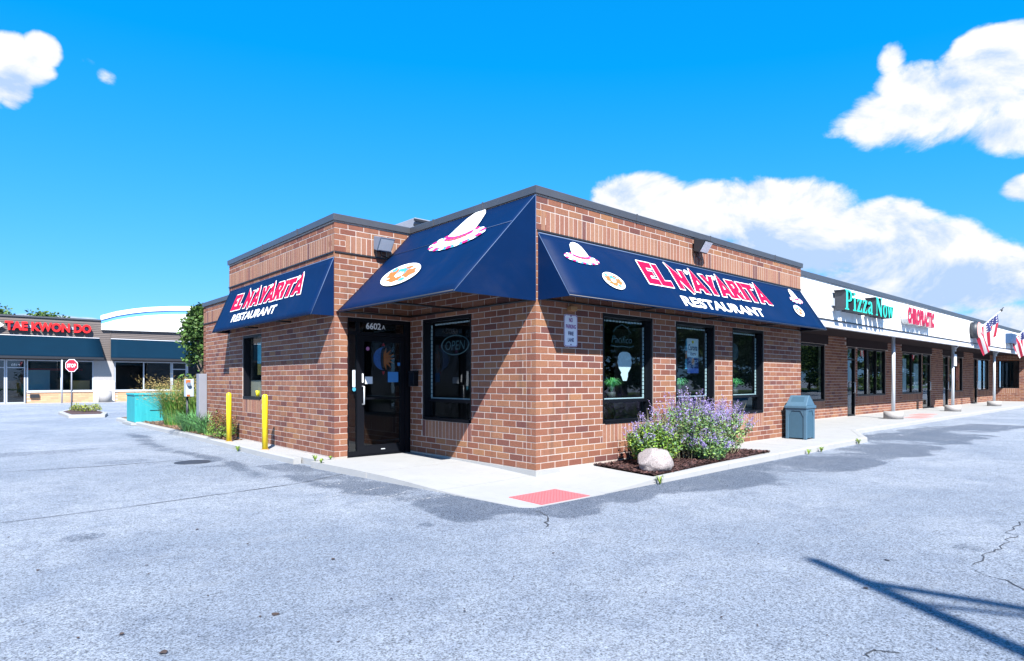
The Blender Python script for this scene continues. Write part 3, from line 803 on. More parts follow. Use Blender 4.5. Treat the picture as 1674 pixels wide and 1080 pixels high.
def channel_letters(body, fn, width, height, parent, face, side, depth, bold=0, shear=0):
    """each letter its own part with a return (sub-part)"""
    V, F = text_shapes(body, bold, shear); sx = width / V[:, 0].max()
    par = list(range(len(V)))
    def fd(a):
        while par[a] != a: par[a] = par[par[a]]; a = par[a]
        return a
    for q in F:
        for b_ in q[1:]: par[fd(b_)] = fd(q[0])
    grp = {}
    for q in F: grp.setdefault(fd(q[0]), []).append(q)
    isl = sorted([(min(V[i][0] for q in fs for i in q), max(V[i][0] for q in fs for i in q), fs) for fs in grp.values()], key=lambda t: t[0])
    merged = []
    for a, b_, fs in isl:
        if merged and a < merged[-1][1] - .35 * (b_ - a): merged[-1] = (merged[-1][0], max(b_, merged[-1][1]), merged[-1][2] + fs)
        else: merged.append((a, b_, fs))
    for a, b_, fs in merged:
        m_ = MB(); sd = MB()
        from collections import Counter
        cnt = Counter((min(x, y), max(x, y)) for q in fs for x, y in zip(q, q[1:] + q[:1]))
        for q in fs:
            m_.poly([fn(V[i][0] * sx, V[i][1] * height, 0) for i in q])
            for x, y in zip(q, q[1:] + q[:1]):
                if cnt[(min(x, y), max(x, y))] == 1:
                    A = fn(V[x][0] * sx, V[x][1] * height, 0); B = fn(V[y][0] * sx, V[y][1] * height, 0)
                    A1 = fn(V[x][0] * sx, V[x][1] * height, -depth); B1 = fn(V[y][0] * sx, V[y][1] * height, -depth); sd.quad(A, A1, B1, B)
        lt = m_.build('letter', face, parent)
        if depth: sd.build('letter_return', side, lt)

# decorative lettering, drawn as outlines: name -> (advance, loops)
GL = {
    'E': (.74, [[(0, 0), (.70, 0), (.70, .26), (.30, .26), (.30, .40), (.56, .40), (.56, .60), (.30, .60), (.30, .76), (.66, .76), (.70, 1.02), (-.02, 1.02)]]),
    'L': (.70, [[(0, 0), (.66, 0), (.68, .28), (.30, .24), (.30, 1.0), (0, 1.0)]]),
    'N': (.98, [[(.02, 0), (.30, 0), (.29, .48), (.74, -.14), (.84, -.10), (.84, .98), (.58, .98), (.58, .52), (.34, .86), (-.08, 1.22), (.02, .95)]]),
    'A': (1.0, [[(.02, 0), (.32, 0), (.38, .18), (.64, .18), (.68, 0), (1.02, -.02), (.92, .20), (.58, 1.0), (.46, 1.18), (.40, .98)], [(.46, .40), (.62, .40), (.545, .66)]]),
    'Y': (.86, [[(.28, 0), (.58, 0), (.60, .40), (.90, 1.0), (.60, 1.0), (.44, .66), (.28, 1.0), (-.02, 1.0), (.28, .40)]]),
    'R': (.82, [[(0, 0), (.30, 0), (.30, .32), (.50, 0), (.84, 0), (.60, .40), (.76, .56), (.76, .84), (.60, 1.0), (0, 1.0)], [(.30, .58), (.44, .58), (.48, .70), (.44, .80), (.30, .80)]]),
    'I': (.42, [[(.04, 0), (.36, 0), (.36, 1.0), (.04, 1.0)]]),
    'T': (.82, [[(.26, 0), (.56, 0), (.56, .74), (.84, .74), (.84, 1.0), (-.02, 1.0), (-.02, .74), (.26, .74)]]),
    ' ': (.34, []),
}
def fancy(word, fn, width, height, parent):
    adv = []; x = 0
    for ch in word: adv.append(x); x += GL[ch][0]
    sx = width / x; asp = height
    for ch, x in zip(word, adv):
        if not GL[ch][1]: continue
        out_ = MB(); fill = MB(); lay = [0]
        def stroke(a, b_, w):
            a = Vector((a[0] * sx, a[1] * asp)); b_ = Vector((b_[0] * sx, b_[1] * asp)); d = b_ - a
            if d.length < 1e-6: return
            d.normalize(); n = Vector((-d.y, d.x)) * w
            lay[0] += 1; h = .003 + .00004 * lay[0]
            out_.poly([fn(*(a - n - d * w * .7), h), fn(*(b_ - n + d * w * .7), h), fn(*(b_ + n + d * w * .7), h), fn(*(a + n - d * w * .7), h)])
        for lp in GL[ch][1]:
            q = [(px + x, py) for px, py in lp]
            for a, b_ in zip(q, q[1:] + q[:1]): stroke(a, b_, .023)
        if ch == 'A':                                   # curl beside each A
            pts = []
            for t in range(22):
                an = t / 21 * 3.6 * math.pi; r_ = .15 * (1 - t / 27)
                pts.append((x + .14 + r_ * math.cos(an), .95 + r_ * .85 * math.sin(an)))
            for a, b_ in zip(pts[:-1], pts[1:]): stroke(a, b_, .012)
        fill.tess([[((px + x) * sx, py * asp) for px, py in lp] for lp in GL[ch][1]], lambda u, v: fn(u, v, .010))
        lt = fill.build('letter', M['print_red'], parent); out_.build('letter_outline', M['print_white'], lt)

# ------------------------------------------------------------------ awnings
def canopy(parent, A, B, Cc, Dd, ends, mat):
    """sloping cover from wall line A-B (top) to outer edge D-C; end gores listed as triangles"""
    m_ = MB(); A, B, Cc, Dd = map(Vector, (A, B, Cc, Dd)); n = 24; k = 10
    P_ = []
    for j in range(k + 1):
        row = []
        for i in range(n + 1):
            p = A.lerp(B, i / n).lerp(Dd.lerp(Cc, i / n), j / k)
            sag = .012 * math.sin(math.pi * j / k) * (.55 + .45 * math.cos(i / n * 2 * math.pi * 5))
            row.append((p.x, p.y, p.z - sag))
        P_.append(row)
    i0 = len(m_.v)
    for r_ in P_: m_.v += r_; m_.c += [(1, 1, 1, 1)] * len(r_)
    for j in range(k):
        for i in range(n): a = i0 + j * (n + 1) + i; m_.f.append((a, a + n + 1, a + n + 2, a + 1)); m_.sm.append(True)
    o = m_.build('canopy', mat, parent); s = o.modifiers.new('thick', 'SOLIDIFY'); s.thickness = .004; s.offset = 0
    for e in ends:
        m_ = MB(); m_.poly(e); o = m_.build('end_panel', mat, parent); s = o.modifiers.new('thick', 'SOLIDIFY'); s.thickness = .004; s.offset = 0
def slope_fn(O, U, Vv):
    O, U, Vv = Vector(O), Vector(U).normalized(), Vector(Vv).normalized(); N = U.cross(Vv).normalized()
    return lambda u, v, h=0: O + U * u + Vv * v + N * h
def hat_and_dish(fn, hat, dish, parent):
    """printed straw hat and a round dish of food: flat print"""
    (hx, hy, hw, hh, ha) = hat; hh *= 1.15; (dx, dy, dw, dh, da) = dish
    def T(cx, cy_, a): 
        ca, sa = math.cos(a), math.sin(a); return lambda u, v: (cx + u * ca - v * sa, cy_ + u * sa + v * ca)
    def el(cx, cy_, rx, ry, a0=0, a1=2 * math.pi, n=26): return [(cx + rx * math.cos(a0 + (a1 - a0) * k / n), cy_ + ry * math.sin(a0 + (a1 - a0) * k / n)) for k in range(n + (0 if a1 - a0 > 6.2 else 1))]
    lays = []
    t = T(hx, hy, ha)
    bx_ = lambda rx, ry: [el(0, -.24 * hh, rx * hw, ry * hh, n=34)]
    lays.append((M['print_cyan'], bx_(.50, .235), t))
    for q in range(20):
        a = 2 * math.pi * q / 20; lays.append((M['print_pink' if q % 2 else 'print_white'], [el(.455 * hw * math.cos(a), -.24 * hh + .205 * hh * math.sin(a), .048 * hw, .040 * hh, n=10)], t))
    lays.append((M['print_white'], bx_(.40, .165), t))
    crown = [(-.26, -.20), (-.12, -.27), (0, -.285), (.12, -.27), (.26, -.20), (.22, .12), (.17, .36), (.10, .48), (.03, .52), (-.03, .52), (-.10, .48), (-.17, .36), (-.22, .12)]
    lays.append((M['print_white'], [[(u * hw, v * hh) for u, v in crown]], t))
    lays.append((M['print_pink'], [[(-.258 * hw, -.19 * hh), (-.12 * hw, -.262 * hh), (0, -.277 * hh), (.12 * hw, -.262 * hh), (.258 * hw, -.19 * hh), (.245 * hw, -.08 * hh), (.11 * hw, -.14 * hh), (0, -.155 * hh), (-.11 * hw, -.14 * hh), (-.245 * hw, -.08 * hh)]], t))
    for q in range(6):
        x = (-.175 + q * .07) * hw; y = (-.215 + .0 - .035 * math.cos((q - 2.5) / 3)) * hh + .02 * hh
        lays.append((M['print_orange'], [[(x - .022 * hw, y), (x, y - .045 * hh), (x + .022 * hw, y), (x, y + .045 * hh)]], t))
    t2 = T(dx, dy, da)
    lays.append((M['print_white'], [el(0, 0, dw * .5, dh * .5)], t2))
    for q, (x, y, rx, ry, mk) in enumerate(((-.24, .06, .14, .22, 'print_orange'), (.0, .16, .17, .16, 'print_cyan'), (.24, .04, .15, .20, 'print_orange'), (-.04, -.20, .22, .13, 'print_orange'), (-.02, .0, .10, .12, 'print_white'), (-.30, .24, .07, .10, 'print_cyan'), (.20, -.24, .08, .08, 'print_cyan'), (.10, .30, .10, .07, 'print_orange'))):
        lays.append((M[mk], [[(x * dw + rx * dw * (1 + .18 * math.sin(5 * a + q)) * math.cos(a), y * dh + ry * dh * (1 + .18 * math.sin(5 * a + q)) * math.sin(a)) for a in [k * 2 * math.pi / 22 for k in range(22)]]], t2))
    for k, (mt, loops, tr) in enumerate(lays):
        m_ = MB(); m_.tess([[tr(*p) for p in l] for l in loops], lambda u, v, k=k: fn(u, v, .003 + .0003 * k)); m_.build('printed_motif', mt, parent)
# front awning
aw1 = thing('awning', 'long navy awning over the three windows, lettered in red and white, hat at both ends', 'awning', (4.5, 0, 2.5))
zT, zB, pj = 3.505, 2.515, .65; xa, xb = .035, 8.98
canopy(aw1, (xa, -.012, zT), (xb, -.012, zT), (xb - .04, -pj, zB), (xa, -pj, zB), [[(xa, -.012, zT), (xa, -.012, zB), (xa, -pj, zB)], [(xb, -.012, zT), (xb - .04, -pj, zB), (xb, -.012, zB)]], M['awning'])
SL = math.hypot(zT - zB, pj - .012)
fA = slope_fn((0, -pj, zB), (1, 0, 0), (0, pj - .012, zT - zB))       # v up the slope from the lower edge
fl = lambda u0, v0: (lambda u, v, h=0: fA(u0 + u, v0 + v, h + .008))
fancy('EL NAYARITA', fl(2.28, SL * .44), 4.45, SL * .41, aw1)
channel_letters('RESTAURANT', fl(3.04, SL * .115), 2.98, SL * .185, aw1, M['print_white'], None, 0, bold=.03)
hat_and_dish(fl(0, 0), (.76, SL * .76, .80, SL * .32, .0), (1.27, SL * .36, .50, SL * .28, -.15), aw1)
hat_and_dish(fl(0, 0), (8.28, SL * .78, .66, SL * .32, .0), (7.98, SL * .40, .46, SL * .28, .15), aw1)
m_ = MB()
for x in (xa + .02, 2.3, 4.5, 6.7, xb - .06):
    m_.tube([(x, -.03, zB + .02), (x, -pj + .03, zB + .015)], .016, 6)
    m_.tube([(x, -.03, zT - .11), (x, -pj + .06, zB + .005)], .012, 6)
m_.tube([(xa, -pj + .02, zB + .012), (xb - .04, -pj + .02, zB + .012)], .016, 6); m_.tube([(xa, -.03, zB + .02), (xb, -.03, zB + .02)], .016, 6)
m_.build('support_frame', M['dark_metal'], aw1)
m_ = MB()                                                             # pale welt along the edges
m_.tube([(xa, -.012, zT), (xa, -pj, zB)], .006, 5); m_.tube([(xb, -.012, zT), (xb - .04, -pj, zB)], .006, 5); m_.tube([(xa, -.014, zT + .004), (xb, -.014, zT + .004)], .012, 5)
m_.build('welt', M['welt'], aw1)
# notch awning over the entrance
aw2 = thing('awning', 'large steep navy awning filling the corner over the entrance door', 'awning', (-.7, 1.7, 2.5))
zT2, zB2 = 4.07, 2.50; qx = -1.505; yb_, ya = -.012, YW - .012
canopy(aw2, (-.014, ya, zT2), (-.014, yb_, zT2), (qx, yb_, zB2), (qx, ya, zB2), [[(-.014, yb_, zT2), (qx, yb_, zB2), (-.014, yb_, zB2)]], M['awning'])
SL2 = math.hypot(zT2 - zB2, 1.491)
fB = slope_fn((qx, YW, zB2), (0, -1, 0), (1.491, 0, zT2 - zB2))
fl2 = lambda u0, v0: (lambda u, v, h=0: fB(u0 + u, v0 + v, h + .008))
hat_and_dish(fl2(0, 0), (YW - 1.26, SL2 * .77, 1.45, SL2 * .40, .0), (YW - 2.12, SL2 * .34, 1.2, SL2 * .26, -.12), aw2)
m_ = MB()
for y in (ya - .03, 1.7, yb_ + .03):
    m_.tube([(-.04, y, zB2 + .02), (qx + .03, y, zB2 + .015)], .018, 6)
m_.tube([(qx + .02, ya, zB2 + .012), (qx + .02, yb_ + .02, zB2 + .012)], .018, 6); m_.tube([(-.03, ya, zB2 + .02), (-.03, yb_ + .02, zB2 + .02)], .018, 6)
m_.build('support_frame', M['dark_metal'], aw2)
m_ = MB(); m_.tube([(-.014, yb_, zT2), (qx, yb_, zB2)], .006, 5); m_.tube([(-.014, yb_, zB2), (-.014, yb_, zT2)], .006, 5)
pm = fB(0, SL2 * .70, .006); pn = fB(YW - .012, SL2 * .70, .006); m_.tube([pm, pn], .004, 5); m_.build('welt', M['welt'], aw2)
# left awning on the wing side
aw3 = thing('awning', 'navy awning lettered in red and white on the receding left wall', 'awning', (XW, 6.2, 2.43))
zT3, zB3, p3 = 3.44, 2.44, .42; y0_, y1_ = YW + .0, YE - .1
canopy(aw3, (XW - .012, y1_, zT3), (XW - .012, y0_, zT3), (XW - p3, y0_, zB3), (XW - p3, y1_, zB3), [[(XW - .012, y0_, zT3), (XW - p3, y0_, zB3), (XW - .012, y0_, zB3)], [(XW - .012, y1_, zT3), (XW - .012, y1_, zB3), (XW - p3, y1_, zB3)]], M['awning'])
SL3 = math.hypot(zT3 - zB3, p3 - .012)
fC = slope_fn((XW - p3, y1_, zB3), (0, -1, 0), (p3 - .012, 0, zT3 - zB3))
fl3 = lambda u0, v0: (lambda u, v, h=0: fC(u0 + u, v0 + v, h + .008))
fancy('EL NAYARITA', fl3(y1_ - 8.1, SL3 * .45), 3.85, SL3 * .36, aw3)
channel_letters('RESTAURANT', fl3(y1_ - 7.75, SL3 * .17), 2.55, SL3 * .17, aw3, M['print_white'], None, 0, bold=.03)
m_ = MB()
for y in (y0_ + .03, 5.2, 7.0, y1_ - .03): m_.tube([(XW - .03, y, zB3 + .02), (XW - p3 + .03, y, zB3 + .015)], .016, 6)
m_.tube([(XW - p3 + .02, y0_, zB3 + .012), (XW - p3 + .02, y1_, zB3 + .012)], .016, 6); m_.build('support_frame', M['dark_metal'], aw3)
m_ = MB(); m_.tube([(XW - .012, y0_, zT3), (XW - p3, y0_, zB3)], .006, 5); m_.tube([(XW - .014, y0_, zT3 + .004), (XW - .014, y1_, zT3 + .004)], .01, 5); m_.build('welt', M['welt'], aw3)

# address number on the transom, window hours etc.
text_on('6602', lambda u, v, h=0: f(-.895 + u, -.06 + h, 2.255 + v), .30, .115, 'address_number', M['print_white'], rest, bold=.02)
text_on('A', lambda u, v, h=0: f(-.575 + u, -.06 + h, 2.265 + v), .07, .075, 'address_number', M['print_white'], rest, bold=.01)

# ------------------------------------------------------------------ floodlights
def floodlight(loc, d, label, body='lamp_grey'):
    """boxy wall light: d = outward direction"""
    t = thing('floodlight', label, 'floodlight', loc, 'wall floodlights'); x, y, z = loc; d = Vector(d); s = Vector((-d.y, d.x, 0))
    def pt(a, o, h): q = Vector(loc) + s * a + d * o; return (q.x, q.y, z + h)
    m_ = MB(); m_.hexa([pt(-.06, .008, -.14), pt(.06, .008, -.14), pt(.06, .06, -.14), pt(-.06, .06, -.14), pt(-.06, .008, .10), pt(.06, .008, .10), pt(.06, .06, .10), pt(-.06, .06, .10)]); m_.build('mount', M['dark_metal'], t)
    m_ = MB(); m_.hexa([pt(-.15, .05, -.12), pt(.15, .05, -.12), pt(.15, .16, -.16), pt(-.15, .16, -.16), pt(-.15, .06, .12), pt(.15, .06, .12), pt(.15, .30, .06), pt(-.15, .30, .06)]); m_.build('housing', M[body], t, bevel=.01)
    m_ = MB(); m_.quad(pt(-.13, .181, -.145), pt(.13, .181, -.145), pt(.13, .300, .030), pt(-.13, .300, .030)); o = m_.build('lens', M['lamp_lens'], t)
    m_ = MB(); m_.tube([pt(0, .02, -.12), pt(.03, .02, -.2), pt(.2, .014, -.24)], .008, 5); m_.build('conduit', M['dark_metal'], t)
    return t
floodlight((4.3, 0, 3.93), (0, -1, 0), 'dark floodlight with pale lens on the front parapet above the long awning', 'dark_metal')
floodlight((-.66, YW, 3.80), (0, -1, 0), 'grey floodlight on the wing wall beside the steep entrance awning')

# ------------------------------------------------------------------ signs and small wall things
def rounded(w, h, r, n=5):
    pts = []
    for cx, cy_, a0 in ((w / 2 - r, h / 2 - r, 0), (-w / 2 + r, h / 2 - r, 90), (-w / 2 + r, -h / 2 + r, 180), (w / 2 - r, -h / 2 + r, 270)):
        for k in range(n + 1): a = R(a0 + 90 * k / n); pts.append((cx + r * math.cos(a), cy_ + r * math.sin(a)))
    return pts
def plate(loops, fn, t, name, mat, parent):
    m_ = MB(); l = loops; a = [fn(u, v, 0) for u, v in l]; b_ = [fn(u, v, t) for u, v in l]
    m_.poly(a[::-1]); m_.poly(b_)
    for k in range(len(l)): j = (k + 1) % len(l); m_.quad(a[k], a[j], b_[j], b_[k])
    return m_.build(name, mat, parent)
np_ = thing('parking_sign', 'small white no parking fire lane sign on the brick by the corner', 'sign', (.74, -.02, 2.1))
fs_ = lambda cx, cz: (lambda u, v, h=0: (cx + u, -.011 - h, cz + v))
plate(rounded(.305, .50, .04), fs_(.74, 2.10), .004, 'sign_plate', M['sign_white'], np_)
m_ = MB(); m_.tess([rounded(.295, .49, .036), rounded(.275, .47, .03)], lambda u, v: fs_(.74, 2.10)(u, v, .0055)); m_.build('border', M['sign_purple'], np_)
for (s, z, w, h, mt) in (('NO', 2.235, .085, .065, 'sign_purple'), ('PARKING', 2.135, .225, .062, 'sign_purple'), ('FIRE', 2.03, .125, .058, 'sign_navy'), ('LANE', 1.93, .135, .058, 'sign_navy')):
    text_on(s, lambda u, v, hh=0, w=w, z=z: fs_(.74 - w / 2, z)(u, v, .0058 + hh), w, h, 'lettering', M[mt], np_, bold=.035)
m_ = MB()
for z in (2.325, 1.885): m_.tube([(.74, -.012, z), (.74, -.021, z)], .011, 8)
m_.build('bolt', M['sign_navy'], np_)
bk = MB(); bk.box(.66, .80, -.10, -.009, 2.40, 2.47); tag(bk.build('timber_block', M['wood'], bevel=.006), 'small brown block on the wall beneath the front awning end', 'block')
mbx = thing('mailbox', 'small black mailbox on the brick between door and window', 'mailbox', (-.01, 3.2, 1.35))
m_ = MB(); m_.box(-.11, -.009, 3.12, 3.30, 1.22, 1.47); m_.build('body', M['black_frame'], mbx, bevel=.008); m_ = MB(); m_.box(-.118, -.009, 3.115, 3.305, 1.472, 1.50); m_.build('lid', M['black_frame'], mbx)

# window contents
def inside(u, d, z): return (u, d, z)
t = thing('potted_plant', 'potted spiky green plant on the ledge of the first front window', 'plant', (2.15, .33, 1.0), 'plants on the window ledges')
def spiky(bladen, r, h, seed, cols):
    rg = random.Random(seed); m_ = MB()
    for k in range(bladen):
        a = rg.uniform(0, 2 * math.pi); l = rg.uniform(.6, 1) * r; hh = rg.uniform(.6, 1) * h; c = rg.choice(cols); w = rg.uniform(.0035, .007)
        s = Vector((-math.sin(a), math.cos(a), 0)) * w; p0 = Vector((0, 0, 0)); p1 = Vector((math.cos(a) * l * .5, math.sin(a) * l * .5, hh)); p2 = Vector((math.cos(a) * l, math.sin(a) * l, hh * rg.uniform(.5, .9)))
        m_.poly([p0 - s, p0 + s, p1 + s, p1 - s], (*c, 1)); m_.poly([p1 - s, p1 + s, p2], (*c, 1))
    return m_
def pot_plant(root, seed):
    x, y, z = root.location
    m_ = spiky(170, .25, .26, seed, [(.07, .30, .12), (.12, .42, .10), (.04, .22, .12), (.20, .48, .20)]); m_.v = [(a + x, b_ + y, c + z + .12) for a, b_, c in m_.v]; m_.build('foliage', M['leaf'], root)
    m_ = MB(); m_.cyl((x, y), .06, z, z + .13, 14, r2=.085); m_.build('pot', M['pot'], root)
pot_plant(t, 3)
t = thing('potted_plant', 'potted spiky green plant on the ledge of the middle front window', 'plant', (4.25, .33, 1.0), 'plants on the window ledges'); pot_plant(t, 8)
t = thing('potted_plant', 'potted spiky green plant on the ledge of the third front window', 'plant', (6.42, .33, 1.0), 'plants on the window ledges'); pot_plant(t, 15)
gi = lambda cx, cz, dd=.15: (lambda u, v, h=0: (cx + u, dd - h, cz + v))
sk = thing('window_sign', 'blank white skull shaped sign hanging in the first front window', 'sign', (2.3, .16, 1.55))
shape = [(-.05, -.24), (.05, -.24), (.085, -.17), (.09, -.10), (.16, -.02), (.20, .08), (.18, .13), (.19, .17), (.14, .24), (.06, .265), (-.06, .265), (-.14, .24), (-.19, .17), (-.18, .13), (-.20, .08), (-.16, -.02), (-.09, -.10), (-.11, -.14), (-.085, -.17)]
plate([(u, v) for u, v in shape], gi(2.3, 1.56, .16), .008, 'panel', M['print_white'], sk)
m_ = MB()
for u in (-.12, .12): m_.tube([(2.3 + u, .165, 1.79), (2.3 + u, .165, 2.36)], .0025, 4)
m_.build('cord', M['dark_metal'], sk)
ns = thing('neon_sign', 'unlit neon beer sign with a ribbon in the first front window', 'neon sign', (2.25, .2, 2.05))
text_on('Pacifico', lambda u, v, h=0: gi(1.99, 1.98, .19)(u, v, h), .56, .13, 'tubing', M['tube'], ns, shear=.2)
m_ = MB(); m_.tube([gi(0, 0, .19)(1.97, 1.93), gi(0, 0, .19)(2.12, 1.91), gi(0, 0, .19)(2.3, 1.925), gi(0, 0, .19)(2.48, 1.91), gi(0, 0, .19)(2.6, 1.935)], .012, 6)
m_.tube([gi(0, 0, .19)(2.03, 2.16), gi(0, 0, .19)(2.12, 2.25), gi(0, 0, .19)(2.27, 2.3), gi(0, 0, .19)(2.42, 2.25), gi(0, 0, .19)(2.52, 2.16)], .010, 6); m_.build('ribbon', M['tube'], ns)
cor = thing('window_poster', 'white and navy beer poster with blue script in the middle front window', 'poster', (4.45, .15, 1.85))
sk_ = lambda u, v, h=0: gi(4.45, 1.80, .15)(u + v * -.02, v, h)
plate([(-.20, -.02), (.20, -.02), (.20, .35), (-.20, .35)], sk_, .004, 'panel', M['print_white'], cor)
plate([(-.20, -.33), (.20, -.33), (.20, -.022), (-.20, -.022)], sk_, .004, 'panel', M['print_navy'], cor)
plate([(-.285, -.25), (-.21, -.25), (-.205, .33), (-.235, .34)], sk_, .004, 'panel', M['print_cyan'], cor); plate([(-.275, -.05), (-.22, -.05), (-.215, .10), (-.255, .10)], lambda u, v, h=0: sk_(u, v, h + .005), .003, 'panel', M['print_orange'], cor)
text_on('Corona', lambda u, v, h=0: sk_(-.17 + u, .12 + v, .006 + h), .33, .12, 'lettering', M['print_navy'], cor, bold=.02, shear=.1)
text_on('Extra', lambda u, v, h=0: sk_(-.09 + u, .02 + v, .006 + h), .19, .07, 'lettering', M['print_navy'], cor, bold=.015, shear=.1)
plate([(.05 * math.cos(k / 10 * math.pi) , -.10 + .07 * math.sin(k / 10 * math.pi)) for k in range(20)], lambda u, v, h=0: sk_(u, v, h + .005), .003, 'crest', M['print_orange'], cor)
plate([(.035 * math.cos(k / 10 * math.pi) , .285 + .03 * math.sin(k / 10 * math.pi)) for k in range(20)], lambda u, v, h=0: sk_(u, v, h + .005), .003, 'crest', M['yellow'], cor)
orn = thing('round_ornament', 'dim round plaque hanging inside the third front window', 'ornament', (6.3, .3, 1.9))
m_ = MB(); m_.tube([(6.35, .30, 1.95), (6.35, .32, 1.95)], .19, 24); m_.build('disc', simple('plaque', (.05, .07, .08), .6, var=.5, scale=25), orn)
m_ = MB(); m_.tube([(6.35, .31, 2.14), (6.35, .31, 2.36)], .003, 4); m_.build('cord', M['dark_metal'], orn)
# open sign in the side window
ope = thing('neon_sign', 'unlit oval OPEN neon sign in the window beside the entrance', 'neon sign', (.2, 2.25, 1.95))
so = lambda u, v, h=0: (.19 - h, 2.25 - u, 1.955 + v)
m_ = MB(); pts = [so(.40 * math.cos(k / 16 * math.pi), .17 * math.sin(k / 16 * math.pi)) for k in range(33)]; m_.tube(pts, .012, 6, caps=False); m_.build('oval_tube', M['tube'], ope)
text_on('OPEN', lambda u, v, h=0: so(-.29 + u, -.085 + v, h), .58, .17, 'tubing', M['tube'], ope, shear=.15)
# sun and moon ornament on the door
sm = thing('sun_moon_ornament', 'half blue moon half orange sun ornament hanging behind the door glass', 'ornament', (-.55, YW + .14, 1.73))
dd = lambda u, v, h=0: (-.50 + u, YW + .135 - h, 1.73 + v)
moon = [(.21 * math.cos(R(a)), .21 * math.sin(R(a))) for a in range(85, 276, 10)] + [(.05 * math.cos(R(a)) - .02, .2 * math.sin(R(a))) for a in range(270, 89, -15)]
plate([(u, v) for u, v in moon], dd, .02, 'moon', M['moon'], sm)
rays = []
for k in range(15):
    a = -90 + k * 180 / 14; r_ = .12 if k % 2 == 0 else .245
    rays.append((.0 + r_ * math.cos(R(a)), r_ * math.sin(R(a)) * .85))
plate([(.0, -.16)] + rays + [(.0, .16)], lambda u, v, h=0: dd(u, v, h - .004), .018, 'sun', M['sunface'], sm)
m_ = MB()
for z in (.235, -.235): m_.tube([dd(.0, z), dd(.0, z * 1.25)], [.03, .008], 8)
m_.build('bead', M['sign_red'], sm)
for (nm, lab, u, v, w, h, mt) in (('notice', 'blue printed hours notice on the door glass, right side', -.34, 1.39, .22, .19, 'paper_blue'), ('notice', 'pale paper notice on the door glass next to the handle', -.84, 1.33, .15, .13, 'paper'), ('sticker', 'small blue square sticker on the door glass near its hinge', -.21, 1.63, .07, .06, 'paper_blue'), ('sticker', 'white vertical sticker strip on the narrow pane left of the door', -1.135, 1.36, .055, .30, 'paper'), ('sticker', 'white vertical opening hours strip on the left door stile', -.97, 1.37, .03, .16, 'print_white')):
    o = plate([(-w / 2, -h / 2), (w / 2, -h / 2), (w / 2, h / 2), (-w / 2, h / 2)], lambda uu, vv, hh=0: f(u + uu, (-.063 if u > -1.0 and u != -.97 else (-.060 if u < -1 else -.043)) + hh, v + vv), .002, nm, M[mt], None); tag(o, lab, nm)
o = plate([(.035 * math.cos(k / 10 * math.pi), .035 * math.sin(k / 10 * math.pi)) for k in range(20)], lambda uu, vv, hh=0: f(-1.13 + uu, -.060 + hh, 1.17 + vv), .002, 'sticker', M['print_cyan'], None); tag(o, 'round cyan sticker on the narrow pane left of the door', 'sticker')
o = plate([(.035 * math.cos(k / 10 * math.pi), .035 * math.sin(k / 10 * math.pi)) for k in range(20)], lambda uu, vv, hh=0: f(-.86 + uu, -.063 + hh, 1.90 + vv), .002, 'sticker', simple('mauve_sticker', (.35, .14, .30), .5), None); tag(o, 'round mauve sticker near the top of the door glass', 'sticker')
# poster in the wing window
pw = thing('window_poster', 'tall teal and yellow poster in the left wing window', 'poster', (XW + .15, 7.3, 1.8))
fw_ = lambda u, v, h=0: (XW + .16 - h, 7.25 - u, 1.75 + v)
plate([(-.3, -.05), (.33, -.05), (.33, .42), (-.3, .42)], fw_, .004, 'panel', simple('poster_teal', (.16, .55, .62), .5, var=.4, scale=12), pw); plate([(-.3, -.30), (.33, -.30), (.33, -.052), (-.3, -.052)], fw_, .004, 'panel', simple('poster_amber', (.62, .30, .03), .5, var=.5, scale=14), pw)
pf = MB(); pf.box(XW + .17, XW + .19, 6.95, 8.0, .96, 1.33); tag(pf.build('window_panel', simple('window_board', (.42, .32, .24), .7, var=.3, scale=9)), 'tan panel standing low behind the left wing window', 'panel')
yc = MB(); yc.cyl((XW + .15, 7.5), .04, .965, 1.10, 14, r2=.05); tag(yc.build('cup', M['yellow']), 'yellow cup on the sill inside the left wing window', 'cup')

# ================================================================== things at the restaurant
# tactile pad
pd = thing('tactile_pad', 'red tactile warning pad set in the corner ramp', 'paving pad', (-.85, -1.1, -.1))
def padz(x, y): return zs(x, y) + .006
slab([(-1.26, -1.40), (-.42, -1.41), (-.42, -.80), (-1.24, -.80)], fn=padz, mat='pad', name='plate', par=pd, nsub=3)
m_ = MB()
for i in range(15):
    for j in range(11):
        x = -1.215 + i * .054; y = -1.36 + j * .052; z = padz(x, y); k0 = len(m_.v)
        for r_, hz in ((.016, 0), (.010, .006)):
            for a in range(6): m_.v.append((x + r_ * math.cos(a * math.pi / 3), y + r_ * math.sin(a * math.pi / 3), z + hz)); m_.c.append((1, 1, 1, 1))
        for a in range(6): b_ = (a + 1) % 6; m_.f.append((k0 + a, k0 + b_, k0 + 6 + b_, k0 + 6 + a)); m_.sm.append(False)
        m_.f.append(tuple(k0 + 6 + a for a in range(6))); m_.sm.append(False)
m_.build('dome_pattern', M['pad'], pd, kind='stuff')
# bollards
def bollard(x, y, label):
    t = thing('bollard', label, 'bollard', (x, y, -.02), 'yellow bollards on the kerb'); m_ = MB()
    prof = [(.0, .055), (1.0, .055), (1.045, .050), (1.07, .036), (1.078, .005)]
    m_.tube([(x, y, -.02 + h) for h, _ in prof], [r_ for _, r_ in prof], 20); m_.build('post', M['yellow'], t)
    m_ = MB(); m_.cyl((x, y), .085, -.03, -.005, 18, r2=.07); m_.build('collar', simple('rust_concrete', (.35, .22, .12), .9), t)
bollard(-1.93, 7.72, 'yellow steel bollard at the left, by the low red-green shrub')
bollard(-1.92, 5.58, 'yellow steel bollard below the wing window, nearer the entrance')
